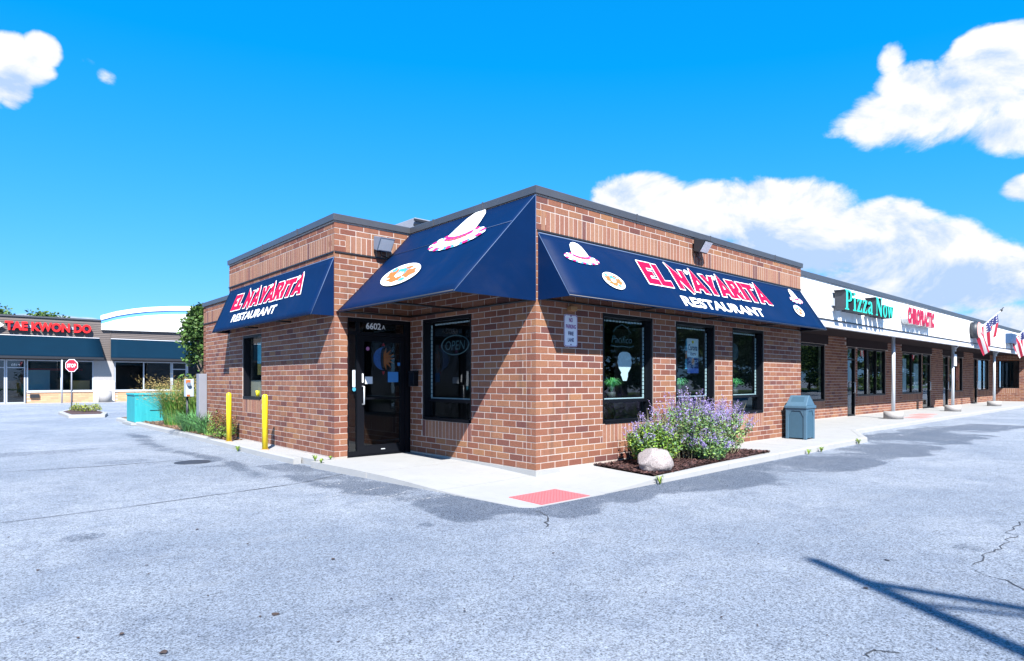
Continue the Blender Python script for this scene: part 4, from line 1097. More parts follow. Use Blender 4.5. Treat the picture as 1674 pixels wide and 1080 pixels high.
# trash bin
def bin_():
    X0, Y0, Z0 = 8.16, -.36, -.02; t = thing('trash_bin', 'blue-grey plastic trash bin with gabled lid on the sidewalk', 'trash bin', (X0, Y0, Z0)); w = .235
    def q(x, y, z): return (X0 + x, Y0 + y, Z0 + z)
    m_ = MB(); m_.box(X0 - w + .015, X0 + w - .015, Y0 - w + .015, Y0 + w - .015, Z0 + .03, Z0 + .70); m_.build('body', M['bin_dark'], t)
    m_ = MB(); e = .045
    for sx in (-1, 1):
        for sy in (-1, 1):
            x0, x1 = sorted((sx * w, sx * (w - e * 1.5))); y0, y1 = sorted((sy * w, sy * (w - e * 1.5))); m_.box(X0 + x0, X0 + x1, Y0 + y0, Y0 + y1, Z0, Z0 + .70)
    m_.build('corner_post', M['bin'], t, bevel=.008)
    m_ = MB()                                            # arched surrounds of the side panels
    for (ax, s) in (('x', -1), ('x', 1), ('y', -1), ('y', 1)):
        n0 = w - .002; inn = w - e * 1.5
        for (u0, u1, z0, z1, c0) in ((-inn, -inn + .07, .52, .66, 'l'), (inn - .07, inn, .52, .66, 'r')):
            pts = [(u0, z1), (u1, z1), (u0, z0)] if c0 == 'l' else [(u0, z1), (u1, z0), (u1, z1)]
            P3 = [(q(s * n0, u, z) if ax == 'x' else q(u, s * n0, z)) for u, z in pts]; P4 = [(q(s * (n0 - .02), u, z) if ax == 'x' else q(u, s * (n0 - .02), z)) for u, z in pts]
            m_.poly(P3); m_.poly(P4[::-1])
            for k in range(3): j = (k + 1) % 3; m_.quad(P3[k], P3[j], P4[j], P4[k])
    m_.build('panel_surround', M['bin'], t)
    m_ = MB(); m_.box(X0 - w - .001, X0 + w + .001, Y0 - w - .001, Y0 + w + .001, Z0 + .655, Z0 + .701); m_.build('top_rail', M['bin'], t)
    m_ = MB(); r_ = w + .025; h0, h1, hp = .703, .77, 1.0
    m_.box(X0 - r_, X0 + r_, Y0 - r_, Y0 + r_, Z0 + h0, Z0 + h1)
    m_.build('lid', M['bin'], t, bevel=.012)
    m_ = MB(); a, b_ = w + .005, .045
    base = [q(-a, -a, h1 - .002), q(a, -a, h1 - .002), q(a, a, h1 - .002), q(-a, a, h1 - .002)]; top = [q(-.16, -.03, hp), q(.16, -.03, hp), q(.16, .03, hp), q(-.16, .03, hp)]
    top = [q(-.03, -a + .03, hp), q(.03, -a + .03, hp), q(.03, a - .03, hp), q(-.03, a - .03, hp)]
    m_.hexa(base + top); o = m_.build('gable', M['bin'], t, bevel=.012)
    m_ = MB()
    for s in (-1, 1): m_.hexa([q(s * .19, -.16, .812 - .0), q(s * .19, .16, .812), q(s * .2, .16, .80), q(s * .2, -.16, .80), q(s * .075, -.13, .955), q(s * .075, .13, .955), q(s * .085, .13, .965), q(s * .085, -.13, .965)])
    m_.build('flap', M['bin_dark'], t)
bin_()
# mulch beds
def bed(poly, name, zf, cols, step, label_kind, mat):
    """uneven chip-covered bed"""
    pb = np.array(poly); x0, y0 = pb.min(0); x1, y1 = pb.max(0); m_ = MB()
    def ins(x, y):
        c = False
        for k in range(len(poly)):
            (xa_, ya_), (xb_, yb2) = poly[k], poly[k - 1]
            if (ya_ > y) != (yb2 > y) and x < (xb_ - xa_) * (y - ya_) / (yb2 - ya_) + xa_: c = not c
        return c
    rg = random.Random(hash(name) % 99 if False else 4)
    m_.poly([(x, y, zf(x, y) - .012) for x, y in poly], (*cols[0], 1))
    n = int((x1 - x0) * (y1 - y0) / step)
    for k in range(n):
        x, y = rg.uniform(x0, x1), rg.uniform(y0, y1)
        if not ins(x, y): continue
        a = rg.uniform(0, 6.28); l = rg.uniform(.012, .04); w = rg.uniform(.005, .014); z = zf(x, y) + rg.uniform(-.012, .018); c = rg.choice(cols)
        d = Vector((math.cos(a), math.sin(a), rg.uniform(-.35, .35))); s = Vector((-math.sin(a), math.cos(a), rg.uniform(-.3, .3))) * w; p = Vector((x, y, z))
        m_.poly([p - d * l - s, p + d * l - s, p + d * l + s, p - d * l + s], (*c, 1))
    return m_.build(name, M[mat], kind='stuff')
bed([(1.30, -.01), (1.14, -1.27), (4.93, -1.19), (4.6, -.01)], 'mulch', lambda x, y: zs(x, y) + .005 + .03 * math.sin(x * 1.7) ** 2, [(.050, .022, .020), (.075, .032, .028), (.035, .016, .018), (.11, .05, .045)], .00042, 'stuff', 'mulch')
bed([(-1.95, 7.9), (-1.93, 9.8), (-2.06, 19.2), (-1.4, 19.9), (1.0, 19.9), (1.0, 11.4), (-1.5, 11.4), (-1.54, 7.9)], 'mulch', lambda x, y: -.02 + .02 * math.sin(y * 2) ** 2, [(.20, .12, .075), (.34, .23, .13), (.11, .06, .045), (.26, .17, .10), (.08, .04, .035)], .0022, 'stuff', 'straw')
# boulder
bm = bmesh.new(); bmesh.ops.create_icosphere(bm, subdivisions=4, radius=1)
from mathutils import noise as mn
for v in bm.verts:
    p = v.co.copy(); q = Vector((p.x * .265, p.y * .21, p.z * .21)); s = 1 + .20 * mn.noise(p * 1.5 + Vector((3, 1, 2))) + .10 * mn.noise(p * 4.2) + .04 * mn.noise(p * 11)
    q *= s
    for (nx, ny, nz, dlim) in ((.2, -.85, .5, .165), (-.75, -.2, .62, .185), (.9, .1, .35, .215), (.1, 0, 1, .19), (-.3, -.9, .1, .19)):
        nn = Vector((nx, ny, nz)).normalized(); e = q.dot(nn) - dlim
        if e > 0: q -= nn * e * .9
    v.co = q
for fc in bm.faces: fc.smooth = True
me = bpy.data.meshes.new('boulder'); bm.to_mesh(me); bm.free(); me.materials.append(M['granite'])
bo = bpy.data.objects.new('boulder', me); COL.objects.link(bo); bo.location = (1.47, -1.06, .12); bo.rotation_euler = (0, 0, R(-35)); tag(bo, 'rounded pale granite boulder at the front of the mulch bed', 'boulder')

# ------------------------------------------------------------------ plants
def leaf_cloud(m_, pts, size, cols, rg, up=.3, aspect=.5):
    for p in pts:
        p = Vector(p); a = rg.uniform(0, 6.283); t_ = rg.uniform(-1, 1); d = Vector((math.cos(a), math.sin(a), t_ * .8 + up)).normalized()
        n = d.orthogonal().normalized(); n.rotate(Matrix.Rotation(rg.uniform(0, 6.28), 3, d)); l = size * rg.uniform(.6, 1.3); w = l * aspect * .5; c = rg.choice(cols)
        k = rg.uniform(.75, 1.25); c = (c[0] * k, c[1] * k, c[2] * k, 1)
        m_.poly([p, p + d * l * .5 + n * w, p + d * l, p + d * l * .5 - n * w], c)
def sage(loc, r, h, n, seed, label, leafy, flower, name='sage_bush', spread=1.0):
    t = thing(name, label, 'shrub', loc, 'flowering shrubs in the mulch bed'); rg = random.Random(seed); x0, y0, z0 = loc
    st = MB(); lf = MB(); fl_ = MB()
    for k in range(n):
        a = rg.uniform(0, 6.283); rr_ = math.sqrt(rg.random()); b0 = Vector((x0 + math.cos(a) * rr_ * r * .45, y0 + math.sin(a) * rr_ * r * .40, z0))
        tip = Vector((x0 + math.cos(a) * rr_ * r * spread * rg.uniform(.8, 1.15), y0 + math.sin(a) * rr_ * r * .8 * rg.uniform(.8, 1.1), z0 + h * (1 - .35 * rr_ ** 2) * rg.uniform(.72, 1.08)))
        tip.y = min(tip.y, -.06)
        mid = b0.lerp(tip, .55) + Vector((0, 0, h * .10)); pts = []
        for s in range(6):
            u = s / 5; pts.append(b0 * (1 - u) ** 2 + mid * 2 * u * (1 - u) + tip * u * u)
        st.tube(pts, [.005, .0045, .004, .003, .0025, .0015], 3, caps=False, smooth=False)
        def along(u): 
            u = min(max(u, 0), .999) * 5; i = int(u); return pts[i].lerp(pts[i + 1], u - i)
        for j in range(int(34 * leafy)):
            u = rg.uniform(.15, .72); p = along(u); leaf_cloud(lf, [p + Vector((rg.gauss(0, .018), rg.gauss(0, .018), rg.gauss(0, .012)))], .052, LEAFC, rg)
        if rg.random() < flower:
            for j in range(34):
                u = rg.uniform(.64, 1.0); p = along(u); s = .019 * (1.15 - (u - .64) * 1.9)
                leaf_cloud(fl_, [p + Vector((rg.gauss(0, s), rg.gauss(0, s), rg.gauss(0, .008)))], .019, FLC, rg, aspect=.8)
            for b2 in range(3):                       # side sprays
                u = rg.uniform(.66, .88); p = along(u); d = Vector((rg.gauss(0, 1), rg.gauss(0, 1), 1.1)).normalized() * rg.uniform(.07, .14)
                for j in range(9): leaf_cloud(fl_, [p + d * rg.random() + Vector((rg.gauss(0, .007), rg.gauss(0, .007), 0))], .017, FLC, rg, aspect=.8)
    st.build('stem', M['stem'], t); lf.build('foliage', M['leaf'], t)
    if flower > 0: fl_.build('flower_spikes', M['leaf'], t)
FLC = [(.25, .18, .44), (.19, .14, .38), (.30, .24, .47), (.16, .12, .33), (.33, .29, .49)]
LEAFC = [(.11, .22, .03), (.17, .30, .035), (.07, .15, .035), (.25, .34, .05), (.11, .20, .08)]
sage((2.05, -.62, -.03), .62, .86, 95, 3, 'yellow-green bushy shrub behind the boulder, left end of the bed', 2.0, .35)
LEAFC = [(.08, .19, .06), (.14, .26, .08), (.055, .13, .05), (.19, .29, .07), (.16, .23, .13)]
sage((3.0, -.62, -.02), .85, 1.22, 125, 5, 'tall lavender flowered sage in the middle of the bed', 1.35, .72, spread=1.18)
sage((4.05, -.62, -.02), .80, 1.05, 115, 9, 'lavender flowered sage at the right end of the bed', 1.25, .75, spread=1.2)
sage((3.05, -1.0, -.02), .50, .55, 70, 12, 'low green leafy plant in front of the tall sage', 1.6, .45, spread=1.1)

def grass_clump(loc, r, h, n, seed, label, cols, plume=0.0, lean=.45):
    t = thing('ornamental_grass', label, 'grass clump', loc, 'ornamental grasses beside the left wall'); rg = random.Random(seed); m_ = MB(); pl = MB(); x0, y0, z0 = loc
    for k in range(n):
        a = rg.uniform(0, 6.283); rb = math.sqrt(rg.random()) * r * .55; b0 = Vector((x0 + math.cos(a) * rb, y0 + math.sin(a) * rb, z0)); hh = h * rg.uniform(.55, 1.0); ll = lean * r * rg.uniform(.2, 1.6)
        a2 = a + rg.gauss(0, .5); w = rg.uniform(.005, .010); s = Vector((-math.sin(a2), math.cos(a2), 0)) * w; c = rg.choice(cols); kk = rg.uniform(.7, 1.25); c = (c[0] * kk, c[1] * kk, c[2] * kk, 1)
        o_ = Vector((math.cos(a2), math.sin(a2), 0)); p1 = b0 + o_ * ll * .3 + Vector((0, 0, hh * .55)); p2 = b0 + o_ * ll + Vector((0, 0, hh * rg.uniform(.85, 1.0)))
        m_.poly([b0 - s, b0 + s, p1 + s, p1 - s], c); m_.poly([p1 - s, p1 + s, p2], c)
        if rg.random() < plume:
            for j in range(10): leaf_cloud(pl, [p2.lerp(p1, rg.uniform(-.25, .35)) + Vector((rg.gauss(0, .015), rg.gauss(0, .015), .05))], .03, [(.34, .24, .08), (.28, .19, .07), (.38, .30, .11)], rg)
    m_.build('blades', M['leaf'], t)
    if plume: pl.build('plumes', M['leaf'], t)
GRC = [(.07, .21, .035), (.11, .27, .04), (.16, .29, .05), (.06, .15, .03), (.24, .28, .07)]
grass_clump((-1.42, 14.1, -.03), .66, 1.42, 900, 31, 'tall plumed grass clump beside the teal box', GRC, .7, .9)
grass_clump((-1.05, 13.0, -.03), .55, 1.30, 460, 34, 'tall plumed grass clump nearer the white meter cabinet', GRC, .45, .9)
BLG = [(.09, .26, .09), (.07, .20, .06), (.15, .33, .11), (.06, .15, .05)]
grass_clump((-1.72, 11.3, -.03), .50, .66, 380, 37, 'short blue-green grass clump behind the red-green shrub', BLG, 0, 1.2)
grass_clump((-1.70, 10.2, -.03), .40, .62, 260, 39, 'short blue-green grass clump against the brick wall', BLG, 0, 1.2)
def low_shrub(loc, rx, ry, h, seed, label, cols_top, cols_low, n=3200, group=None, size=.04, name='low_shrub'):
    t = thing(name, label, 'shrub', loc, group); rg = random.Random(seed); m_ = MB(); st = MB(); x0, y0, z0 = loc
    for k in range(26):
        a = rg.uniform(0, 6.28); st.tube([(x0, y0, z0 - .02), (x0 + math.cos(a) * rx * .5, y0 + math.sin(a) * ry * .5, z0 + h * .45), (x0 + math.cos(a) * rx * .8, y0 + math.sin(a) * ry * .8, z0 + h * rg.uniform(.5, .9))], [.008, .006, .002], 4, caps=False)
    for k in range(n):
        a = rg.uniform(0, 6.283); e = math.asin(rg.uniform(-.15, 1)); rad = rg.uniform(.62, 1.0) * (1 + .16 * math.sin(a * 3 + seed) + .12 * math.sin(e * 7 + a * 5))
        p = Vector((x0 + rx * rad * math.cos(e) * math.cos(a), y0 + ry * rad * math.cos(e) * math.sin(a), z0 + h * (.22 + .78 * rad * max(math.sin(e), -.1))))
        cols = cols_top if rg.random() < (math.sin(e) * 1.1 - .05) else cols_low
        leaf_cloud(m_, [p], size, cols, rg)
    st.build('stem', M['stem'], t); m_.build('foliage', M['leaf'], t); return t
low_shrub((-1.80, 8.75, -.03), .30, .62, .62, 41, 'rounded shrub with reddish top and green base beside the left bollard', [(.15, .055, .035), (.20, .09, .04), (.11, .08, .03)], [(.10, .19, .03), (.14, .25, .03), (.07, .13, .03)])

# weeds at the kerb
for (x, y, s, lab) in ((-1.90, 3.35, .10, 'small weed at the kerb left of the entrance sidewalk'), (-1.93, 3.05, .07, 'tiny weed in the kerb joint near the entrance'), (1.0, -1.47, .12, 'green weed tuft at the road edge near the boulder'), (6.1, -1.40, .10, 'pale weed at the kerb, nearer to the flowering bed'), (6.7, -1.40, .11, 'pale weed at the kerb in front of the trash bin'), (8.9, -1.36, .13, 'yellow-green weed at the kerb end past the bin'), (-2.1, 6.6, .11, 'dry dark weed at the kerb between the bollards'), (-1.62, 3.36, .06, 'tiny weed at the foot of the wing corner')):
    m_ = spiky(22, s, s * 1.1, int(s * 1000 + x * 7), [(.16, .26, .03), (.22, .30, .04), (.10, .17, .03)]); m_.v = [(a + x, b_ + y, c + (ZA if y < 0 or x < -2 else zs(x, y))) for a, b_, c in m_.v]
    tag(m_.build('weed', M['leaf']), lab, 'weed', 'weeds along the kerb')

# cracks and leaf litter on the asphalt
def crack(pts, w, seed, jit=.02, step=.12):
    rg = random.Random(seed); m_ = MB(); P_ = []
    for a, b_ in zip(pts[:-1], pts[1:]):
        n = max(2, int(math.dist(a, b_) / step))
        for k in range(n): t_ = k / n; P_.append((a[0] + (b_[0] - a[0]) * t_ + rg.gauss(0, jit), a[1] + (b_[1] - a[1]) * t_ + rg.gauss(0, jit)))
    P_.append(pts[-1])
    ws = [w * rg.uniform(.35, 1.2) for _ in P_]
    for k in range(len(P_) - 1):
        a, b_ = Vector(P_[k]), Vector(P_[k + 1]); d = (b_ - a).normalized(); n = Vector((-d.y, d.x))
        m_.poly([(*(a - n * ws[k]), ZA + .004), (*(b_ - n * ws[k + 1]), ZA + .004), (*(b_ + n * ws[k + 1]), ZA + .004), (*(a + n * ws[k]), ZA + .004)])
    m_.build('pavement_crack', M['crack'], kind='structure')
def gpt(x, y):
    r_ = FW + RT * ((x - 837) / FPX) + Vector((0, 0, (621 - y) / FPX)); t_ = (ZA - CAM.z) / r_.z; p = CAM + r_ * t_; return (p.x, p.y)
crack([gpt(-60, 862), gpt(0, 855), gpt(200, 830), gpt(490, 790), gpt(560, 775)], .011, 1, .006, .3)
crack([gpt(0, 772), gpt(150, 763), gpt(300, 752)], .014, 2, .01, .4)
crack([gpt(1600, 925), gpt(1612, 905), gpt(1640, 888), gpt(1660, 860), gpt(1700, 840)], .006, 3, .03, .09)
crack([gpt(1596, 932), gpt(1625, 946), gpt(1650, 954), gpt(1700, 972)], .006, 4, .03, .09)
crack([gpt(876, 835), gpt(898, 848), gpt(893, 862)], .010, 5, .02, .06)
crack([gpt(1408, 1072), gpt(1436, 1062), gpt(1470, 1068)], .006, 6, .02, .05)
M['old_paint'] = simple('worn_paint', (.36, .37, .39), .9, var=.4, scale=30)
def scuff(pts, w, seed):
    rg = random.Random(seed); m_ = MB()
    for a, b_ in zip(pts[:-1], pts[1:]):
        n = int(math.dist(a, b_) / .03)
        for k in range(n):
            if rg.random() < .38: continue
            t_ = k / n; x = a[0] + (b_[0] - a[0]) * t_ + rg.gauss(0, w * .5); y = a[1] + (b_[1] - a[1]) * t_ + rg.gauss(0, w * .5); r_ = rg.uniform(.006, .02); q0 = rg.uniform(0, 6)
            m_.poly([(x + r_ * math.cos(q0 + q), y + r_ * math.sin(q0 + q), ZA + .004 + .0004 * (k % 5)) for q in (0, 1.3, 2.6, 3.9, 5.2)])
    m_.build('faded_marking', M['old_paint'], kind='structure')
for k, L_ in enumerate(([(530, 813), (641, 794)], [(604, 822), (673, 801)], [(654, 819), (747, 810), (772, 816)], [(480, 800), (560, 790)])): scuff([gpt(*p) for p in L_], .025, k)
rg = random.Random(77); m_ = MB()
LIT = [(450, 1005, 14), (268, 1068, 15), (198, 1038, 9), (62, 933, 7), (240, 925, 6), (322, 866, 6), (405, 890, 5), (425, 1009, 7), (545, 915, 7), (640, 980, 6), (1415, 962, 9), (1450, 916, 9), (905, 905, 5), (760, 1000, 6), (1010, 950, 5), (1180, 1010, 6), (1240, 890, 5), (553, 1050, 6), (340, 975, 5), (700, 880, 4)]
for k in range(70): LIT.append((rg.uniform(0, 1674), rg.uniform(860, 1080), rg.uniform(1.5, 4)))
for (px, py, s) in LIT:
    x, y = gpt(px, py); z_ = (Vector((x, y, 0)) - CAM).dot(FW); l = s / FPX * z_ * .5; a = rg.uniform(0, 6.28); n = 7; k0 = len(m_.v)
    m_.poly([(x + l * rg.uniform(.6, 1.2) * math.cos(a + j / n * 6.283), y + l * rg.uniform(.6, 1.2) * math.sin(a + j / n * 6.283), ZA + .005 + rg.uniform(0, .008)) for j in range(n)])
m_.build('leaf_litter', M['litter'], kind='stuff')
mh = MB(); mh.tube([(-3.25, 5.42, ZA - .01), (-3.25, 5.42, ZA + .008)], .29, 26); tag(mh.build('drain_cover', simple('iron', (.05, .055, .07), .6, .5, var=.3, scale=20)), 'dark round iron cover in the asphalt left of the bollards', 'drain cover')

# teal utility box, meter cabinet
tb = thing('utility_box', 'weathered teal metal utility box standing in the left bed', 'utility box', (-1.5, 16.8, -.05))
m_ = MB(); m_.box(-2.18, -.62, 16.3, 17.6, -.04, .83); m_.build('body', M['teal'], tb, bevel=.02)
m_ = MB(); m_.box(-2.205, -.595, 16.275, 17.6, .832, .90); m_.build('lid', M['teal'], tb, bevel=.015)
m_ = MB(); m_.box(-1.75, -1.05, 16.285, 16.298, .34, .355); m_.box(-1.46, -1.445, 16.285, 16.298, .10, .34); m_.build('door_seam', M['dark_metal'], tb)
m_ = MB(); m_.box(-2.30, -.5, 16.2, 17.7, -.12, -.04); m_.build('plinth', M['concrete'], tb)
mc = thing('meter_cabinet', 'pale grey electric cabinet at the far end of the brick wing', 'meter cabinet', (-1.6, 11.2, 0))
m_ = MB(); m_.box(-1.66, -1.46, 11.05, 11.30, -.03, 1.50); m_.build('cabinet', M['cabinet_grey'], mc, bevel=.01)
mt_ = thing('electric_meter', 'small white rust stained electric meter beside the pale cabinet', 'electric meter', (-1.7, 11.9, 1.1))
m_ = MB(); m_.box(-1.80, -1.60, 11.75, 11.95, .88, 1.36); m_.build('box', M['white_metal'], mt_, bevel=.012); m_ = MB(); m_.tube([(-1.74, 11.75, 1.22), (-1.74, 11.68, 1.22)], .05, 16); m_.build('dial', M['lamp_grey'], mt_)
m_ = MB(); m_.tube([(-1.73, 11.9, -.05), (-1.73, 11.9, .88)], .03, 8); m_.build('conduit', M['dark_metal'], mt_); m_ = MB(); m_.box(-1.80, -1.69, 11.742, 11.749, 1.24, 1.34); m_.box(-1.78, -1.70, 11.742, 11.749, .89, .94); m_.build('rust_patch', simple('rust', (.36, .11, .03), .9), mt_)

# roof unit
hv = thing('roof_unit', 'pale grey rooftop air unit with sloped hood behind the parapet', 'roof unit', (1.7, 5.3, 3.7))
m_ = MB(); m_.hexa([(.7, 4.5, 3.70), (2.9, 4.5, 3.70), (2.9, 6.6, 3.70), (.7, 6.6, 3.70), (1.0, 4.8, 4.86), (2.6, 4.8, 4.86), (2.6, 6.2, 4.86), (1.0, 6.2, 4.86)]); m_.build('hood', M['cabinet_grey'], hv, bevel=.02)
for k in range(3):
    m_ = MB(); z = 4.52 + k * .12; s = .3 * (z - 3.7) / 1.25; m_.box(.68 + s, 2.92 - s, 4.46 + s, 4.49 + s, z, z + .05); m_.build('louvre', M['dark_metal'], hv)
m_ = MB(); m_.box(1.5, 2.1, 5.2, 5.8, 4.862, 4.96); m_.build('cap', M['metal_grey'], hv)

# ================================================================== SHOPPING STRIP (right)
strip = thing('shopping_strip', 'low brick shopping strip with white fascia and covered walk, right', 'shops', (25, 2.2, -.02))
YS = 2.2
PL['strip'] = lambda u, d, z: (u, YS - d, z)
PL['endwall'] = lambda u, d, z: (43.2 - d, u, z)
OPEN['strip'] = [(12.2, 16.2, 6 * C, 2.58), (18.25, 19.05, -.35, 2.58), (19.25, 22.45, 7 * C, 2.58), (24.6, 27.5, 7 * C, 2.58), (27.6, 28.9, -.35, 2.58), (31.1, 32.1, -.35, 2.58), (32.3, 35.0, 7 * C, 2.58), (37.5, 38.4, -.35, 2.58), (38.6, 41.4, 7 * C, 2.58)]
EXT['strip'] = (9.04, 43.2, 3.1); SOLD['strip'] = [(12.2, 16.2, 3 * C, 6 * C), (19.25, 22.45, 4 * C, 7 * C), (24.6, 27.5, 4 * C, 7 * C), (32.3, 35.0, 4 * C, 7 * C), (38.6, 41.4, 4 * C, 7 * C)]
OPEN['endwall'] = [(1.0, 2.06, 8 * C, 2.58)]; EXT['endwall'] = (.2, 2.2, 3.1); SOLD['endwall'] = [(1.0, 2.06, 5 * C, 8 * C)]
wall_panels('strip', strip, M['mortar']); wall_panels('endwall', strip, M['mortar'])
bricks = []
SPAND = [(12.0, 16.4), (18.15, 22.6), (24.5, 29.0), (31.0, 35.1), (37.4, 41.5)]
for row in range(0, 29):
    A = row % 2 == 0
    zc = (row + .5) * C
    keep = []
    for s in course(11.9, 43.2, BL if A else BL / 2):
        if zc > 2.58 and any(a - .05 < (s[0] + s[1]) / 2 < b_ + .05 for a, b_ in SPAND): continue
        keep.append(s)
    run_bricks('strip', row, keep); run_bricks('endwall', row, course(.2, 2.2, BL if A else BL / 2))
for key in ('strip', 'endwall'):
    for (a, b_, c, d) in SOLD[key]:
        n = max(1, round((b_ - a) / C)); w = (b_ - a) / n
        for k in range(n): emit(key, a + k * w + JT / 2, a + (k + 1) * w - JT / 2, c + JT / 2, d - JT / 2, sold=True)
mbk = MB()
for (key, u0, u1, z0, z1, tone) in bricks: brick_geo(mbk, PL[key], u0, u1, z0, z1, tone)
mbk.build('brickwork', M['brick'], strip, kind='stuff')
for (a, b_) in SPAND:
    m_ = MB(); m_.box(a, b_, YS - .03, YS - .002, 2.59, 3.05); m_.build('spandrel_panel', M['spandrel'], strip)
def shop_window(key, o_, n, door=False):
    a, b_, c, d = o_; f_ = PL[key]; c = max(c, -.02); fr = .06
    def bx(m_, u0, u1, z0, z1, d0, d1): m_.hexa([f_(u0, d0, z0), f_(u1, d0, z0), f_(u1, d1, z0), f_(u0, d1, z0), f_(u0, d0, z1), f_(u1, d0, z1), f_(u1, d1, z1), f_(u0, d1, z1)])
    m_ = MB(); bx(m_, a, b_, d - fr, d - .002, -.12, -.02); bx(m_, a, b_, c + .002, c + fr, -.12, -.02)
    for k in range(n + 1):
        u = a + (b_ - a) * k / n; u0 = min(max(u - fr / 2, a), b_ - fr); bx(m_, u0, u0 + fr, c + fr, d - fr, -.12, -.02)
    if door: bx(m_, a + fr, b_ - fr, 2.08, 2.14, -.12, -.02)
    w = m_.build('door' if door else 'window', M['black_frame'], strip)
    m_ = MB(); m_.quad(f_(a, -.07, c), f_(b_, -.07, c), f_(b_, -.07, d), f_(a, -.07, d)); m_.build('pane', M['glass_far'], w)
    if door:
        m_ = MB(); m_.tube([f_(b_ - .16, -.02, 1.25), f_(b_ - .16, .04, 1.25), f_(b_ - .16, .04, .85), f_(b_ - .16, -.02, .85)], .018, 6); m_.build('handle', M['alu'], w)
for o_ in OPEN['strip']: shop_window('strip', o_, 1 if o_[2] < 0 else (2 if o_[1] - o_[0] < 3 else 3) if o_[0] > 17 else 2, o_[2] < 0)
shop_window('endwall', OPEN['endwall'][0], 1)
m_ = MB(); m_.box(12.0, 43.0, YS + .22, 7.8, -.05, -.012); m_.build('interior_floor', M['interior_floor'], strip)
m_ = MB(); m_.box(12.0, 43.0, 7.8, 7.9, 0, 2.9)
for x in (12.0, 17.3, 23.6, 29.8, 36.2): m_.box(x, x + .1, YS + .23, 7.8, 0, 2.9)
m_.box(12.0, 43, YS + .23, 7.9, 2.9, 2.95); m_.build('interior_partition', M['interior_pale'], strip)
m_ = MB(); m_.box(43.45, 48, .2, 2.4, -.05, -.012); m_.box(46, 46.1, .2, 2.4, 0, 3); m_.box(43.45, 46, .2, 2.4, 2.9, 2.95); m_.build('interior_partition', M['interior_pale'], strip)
YFA = .15
m_ = MB(); m_.box(9.05, 43.2, YFA, YFA + .12, 2.98, 3.96); m_.build('fascia', M['fascia'], strip)
m_ = MB(); m_.box(9.05, 43.2, YFA - .035, YFA + .4, 3.962, 4.09); m_.build('coping', M['coping'], strip)
m_ = MB(); m_.box(9.05, 43.2, YFA - .03, YFA + .10, 2.955, 2.978); m_.build('drip_edge', M['dark_metal'], strip)
m_ = MB(); m_.box(9.05, 43.2, YFA + .0, YFA + .12, 2.77, 2.954); m_.build('trim_board', M['trim_white'], strip)
m_ = MB(); m_.box(9.05, 43.2, YFA + .12, YS - .002, 2.90, 2.94); m_.build('soffit', M['spandrel'], strip)
m_ = MB(); m_.box(9.05, 48, YFA + .4, 12, 3.75, 3.85); m_.build('roof', M['roof'], strip)
m_ = MB(); m_.box(43.2, 48, .2, .4, -.2, 3.7); m_.box(43.2, 48, YFA, YFA + .12, 2.77, 3.96); m_.build('fascia', M['fascia'], strip)
m_ = MB(); m_.box(9.05, 48, 11.9, 12, -.3, 3.75); m_.build('wall', M['mortar'], strip)

def walk_post(x, label):
    t = thing('walk_post', label, 'post', (x, .6, -.02), 'posts of the covered walk'); m_ = MB()
    m_.cyl((x, .6), .06, .20, 2.90, 14); m_.build('shaft', M['alu'], t)
    m_ = MB(); m_.cyl((x, .6), .30, -.02, .24, 24); m_.build('base_drum', M['stone_grey'], t)
    m_ = MB(); m_.box(x - .12, x + .12, .48, .72, 2.862, 2.898); m_.build('cap_plate', M['alu'], t)
walk_post(17.95, 'pale walk post on a round concrete base, nearest the trash bin')
walk_post(25.75, 'pale walk post with the fully shown flag, second along the walk')
walk_post(33.85, 'pale walk post with a flag cut by the picture edge')

FLAGRED = (.33, .008, .035); FLAGW = (.50, .50, .52); FLAGB = (.012, .018, .10)
def flag(base, tip, label, seed, drop=1.02, fl_len=1.5):
    t = thing('flag', label, 'flag', base, 'flags on the walk posts'); b0, t0 = Vector(base), Vector(tip); ax = (t0 - b0)
    m_ = MB(); m_.tube([b0, t0], .022, 8); m_.build('flagpole', M['alu'], t)
    m_ = MB(); n_ = ax.normalized(); m_.tube([t0 + n_ * .02, t0 + n_ * .08], .05, 8); m_.tube([t0 + n_ * .1, t0 + n_ * .14 + Vector((.0, 0, .06)), t0 + n_ * .16 + Vector((.08, -.02, .07))], .018, 6); m_.build('finial', M['dark_metal'], t)
    m_ = MB(); m_.box(b0.x - .05, b0.x + .05, b0.y - .02, b0.y + .06, b0.z - .12, b0.z + .08); m_.build('bracket', M['alu'], t)
    # cloth: hoist runs along the outer part of the pole, the fly hangs down in folds
    m_ = MB(); NU, NV = 26, 30; h0 = b0.lerp(t0, .93); h1 = b0.lerp(t0, .42)
    side = Vector((ax.y, -ax.x, 0)).normalized(); P_ = []
    for i in range(NU + 1):
        u = i / NU; hp = h0.lerp(h1, u); row = []
        for j in range(NV + 1):
            v = j / NV; fold = math.sin(u * 15 + v * 1.5 + seed) * .085 * min(1, v * 3)
            gather = h0.lerp(h1, .45)
            p = hp.lerp(Vector((gather.x + (hp.x - gather.x) * .42, gather.y + (hp.y - gather.y) * .42, hp.z)), v) + Vector((0, 0, -drop * v)) + side * fold + Vector((.30, -.1, 0)) * (v * .75)
            row.append(p)
        P_.append(row)
    for i in range(NU):
        for j in range(NV):
            u = (i + .5) / NU; v = (j + .5) / NV
            c = FLAGRED if int(u * 13) % 2 == 0 else FLAGW
            if u < 7 / 13 and v < .4:
                c = FLAGB
                if (i % 3 == 1) and (j % 3 == 1): c = FLAGW
            m_.poly([P_[i][j], P_[i + 1][j], P_[i + 1][j + 1], P_[i][j + 1]], (*c, 1))
    o = m_.build('cloth', M['fabric'], t)
    for pz in o.data.polygons: pz.use_smooth = True
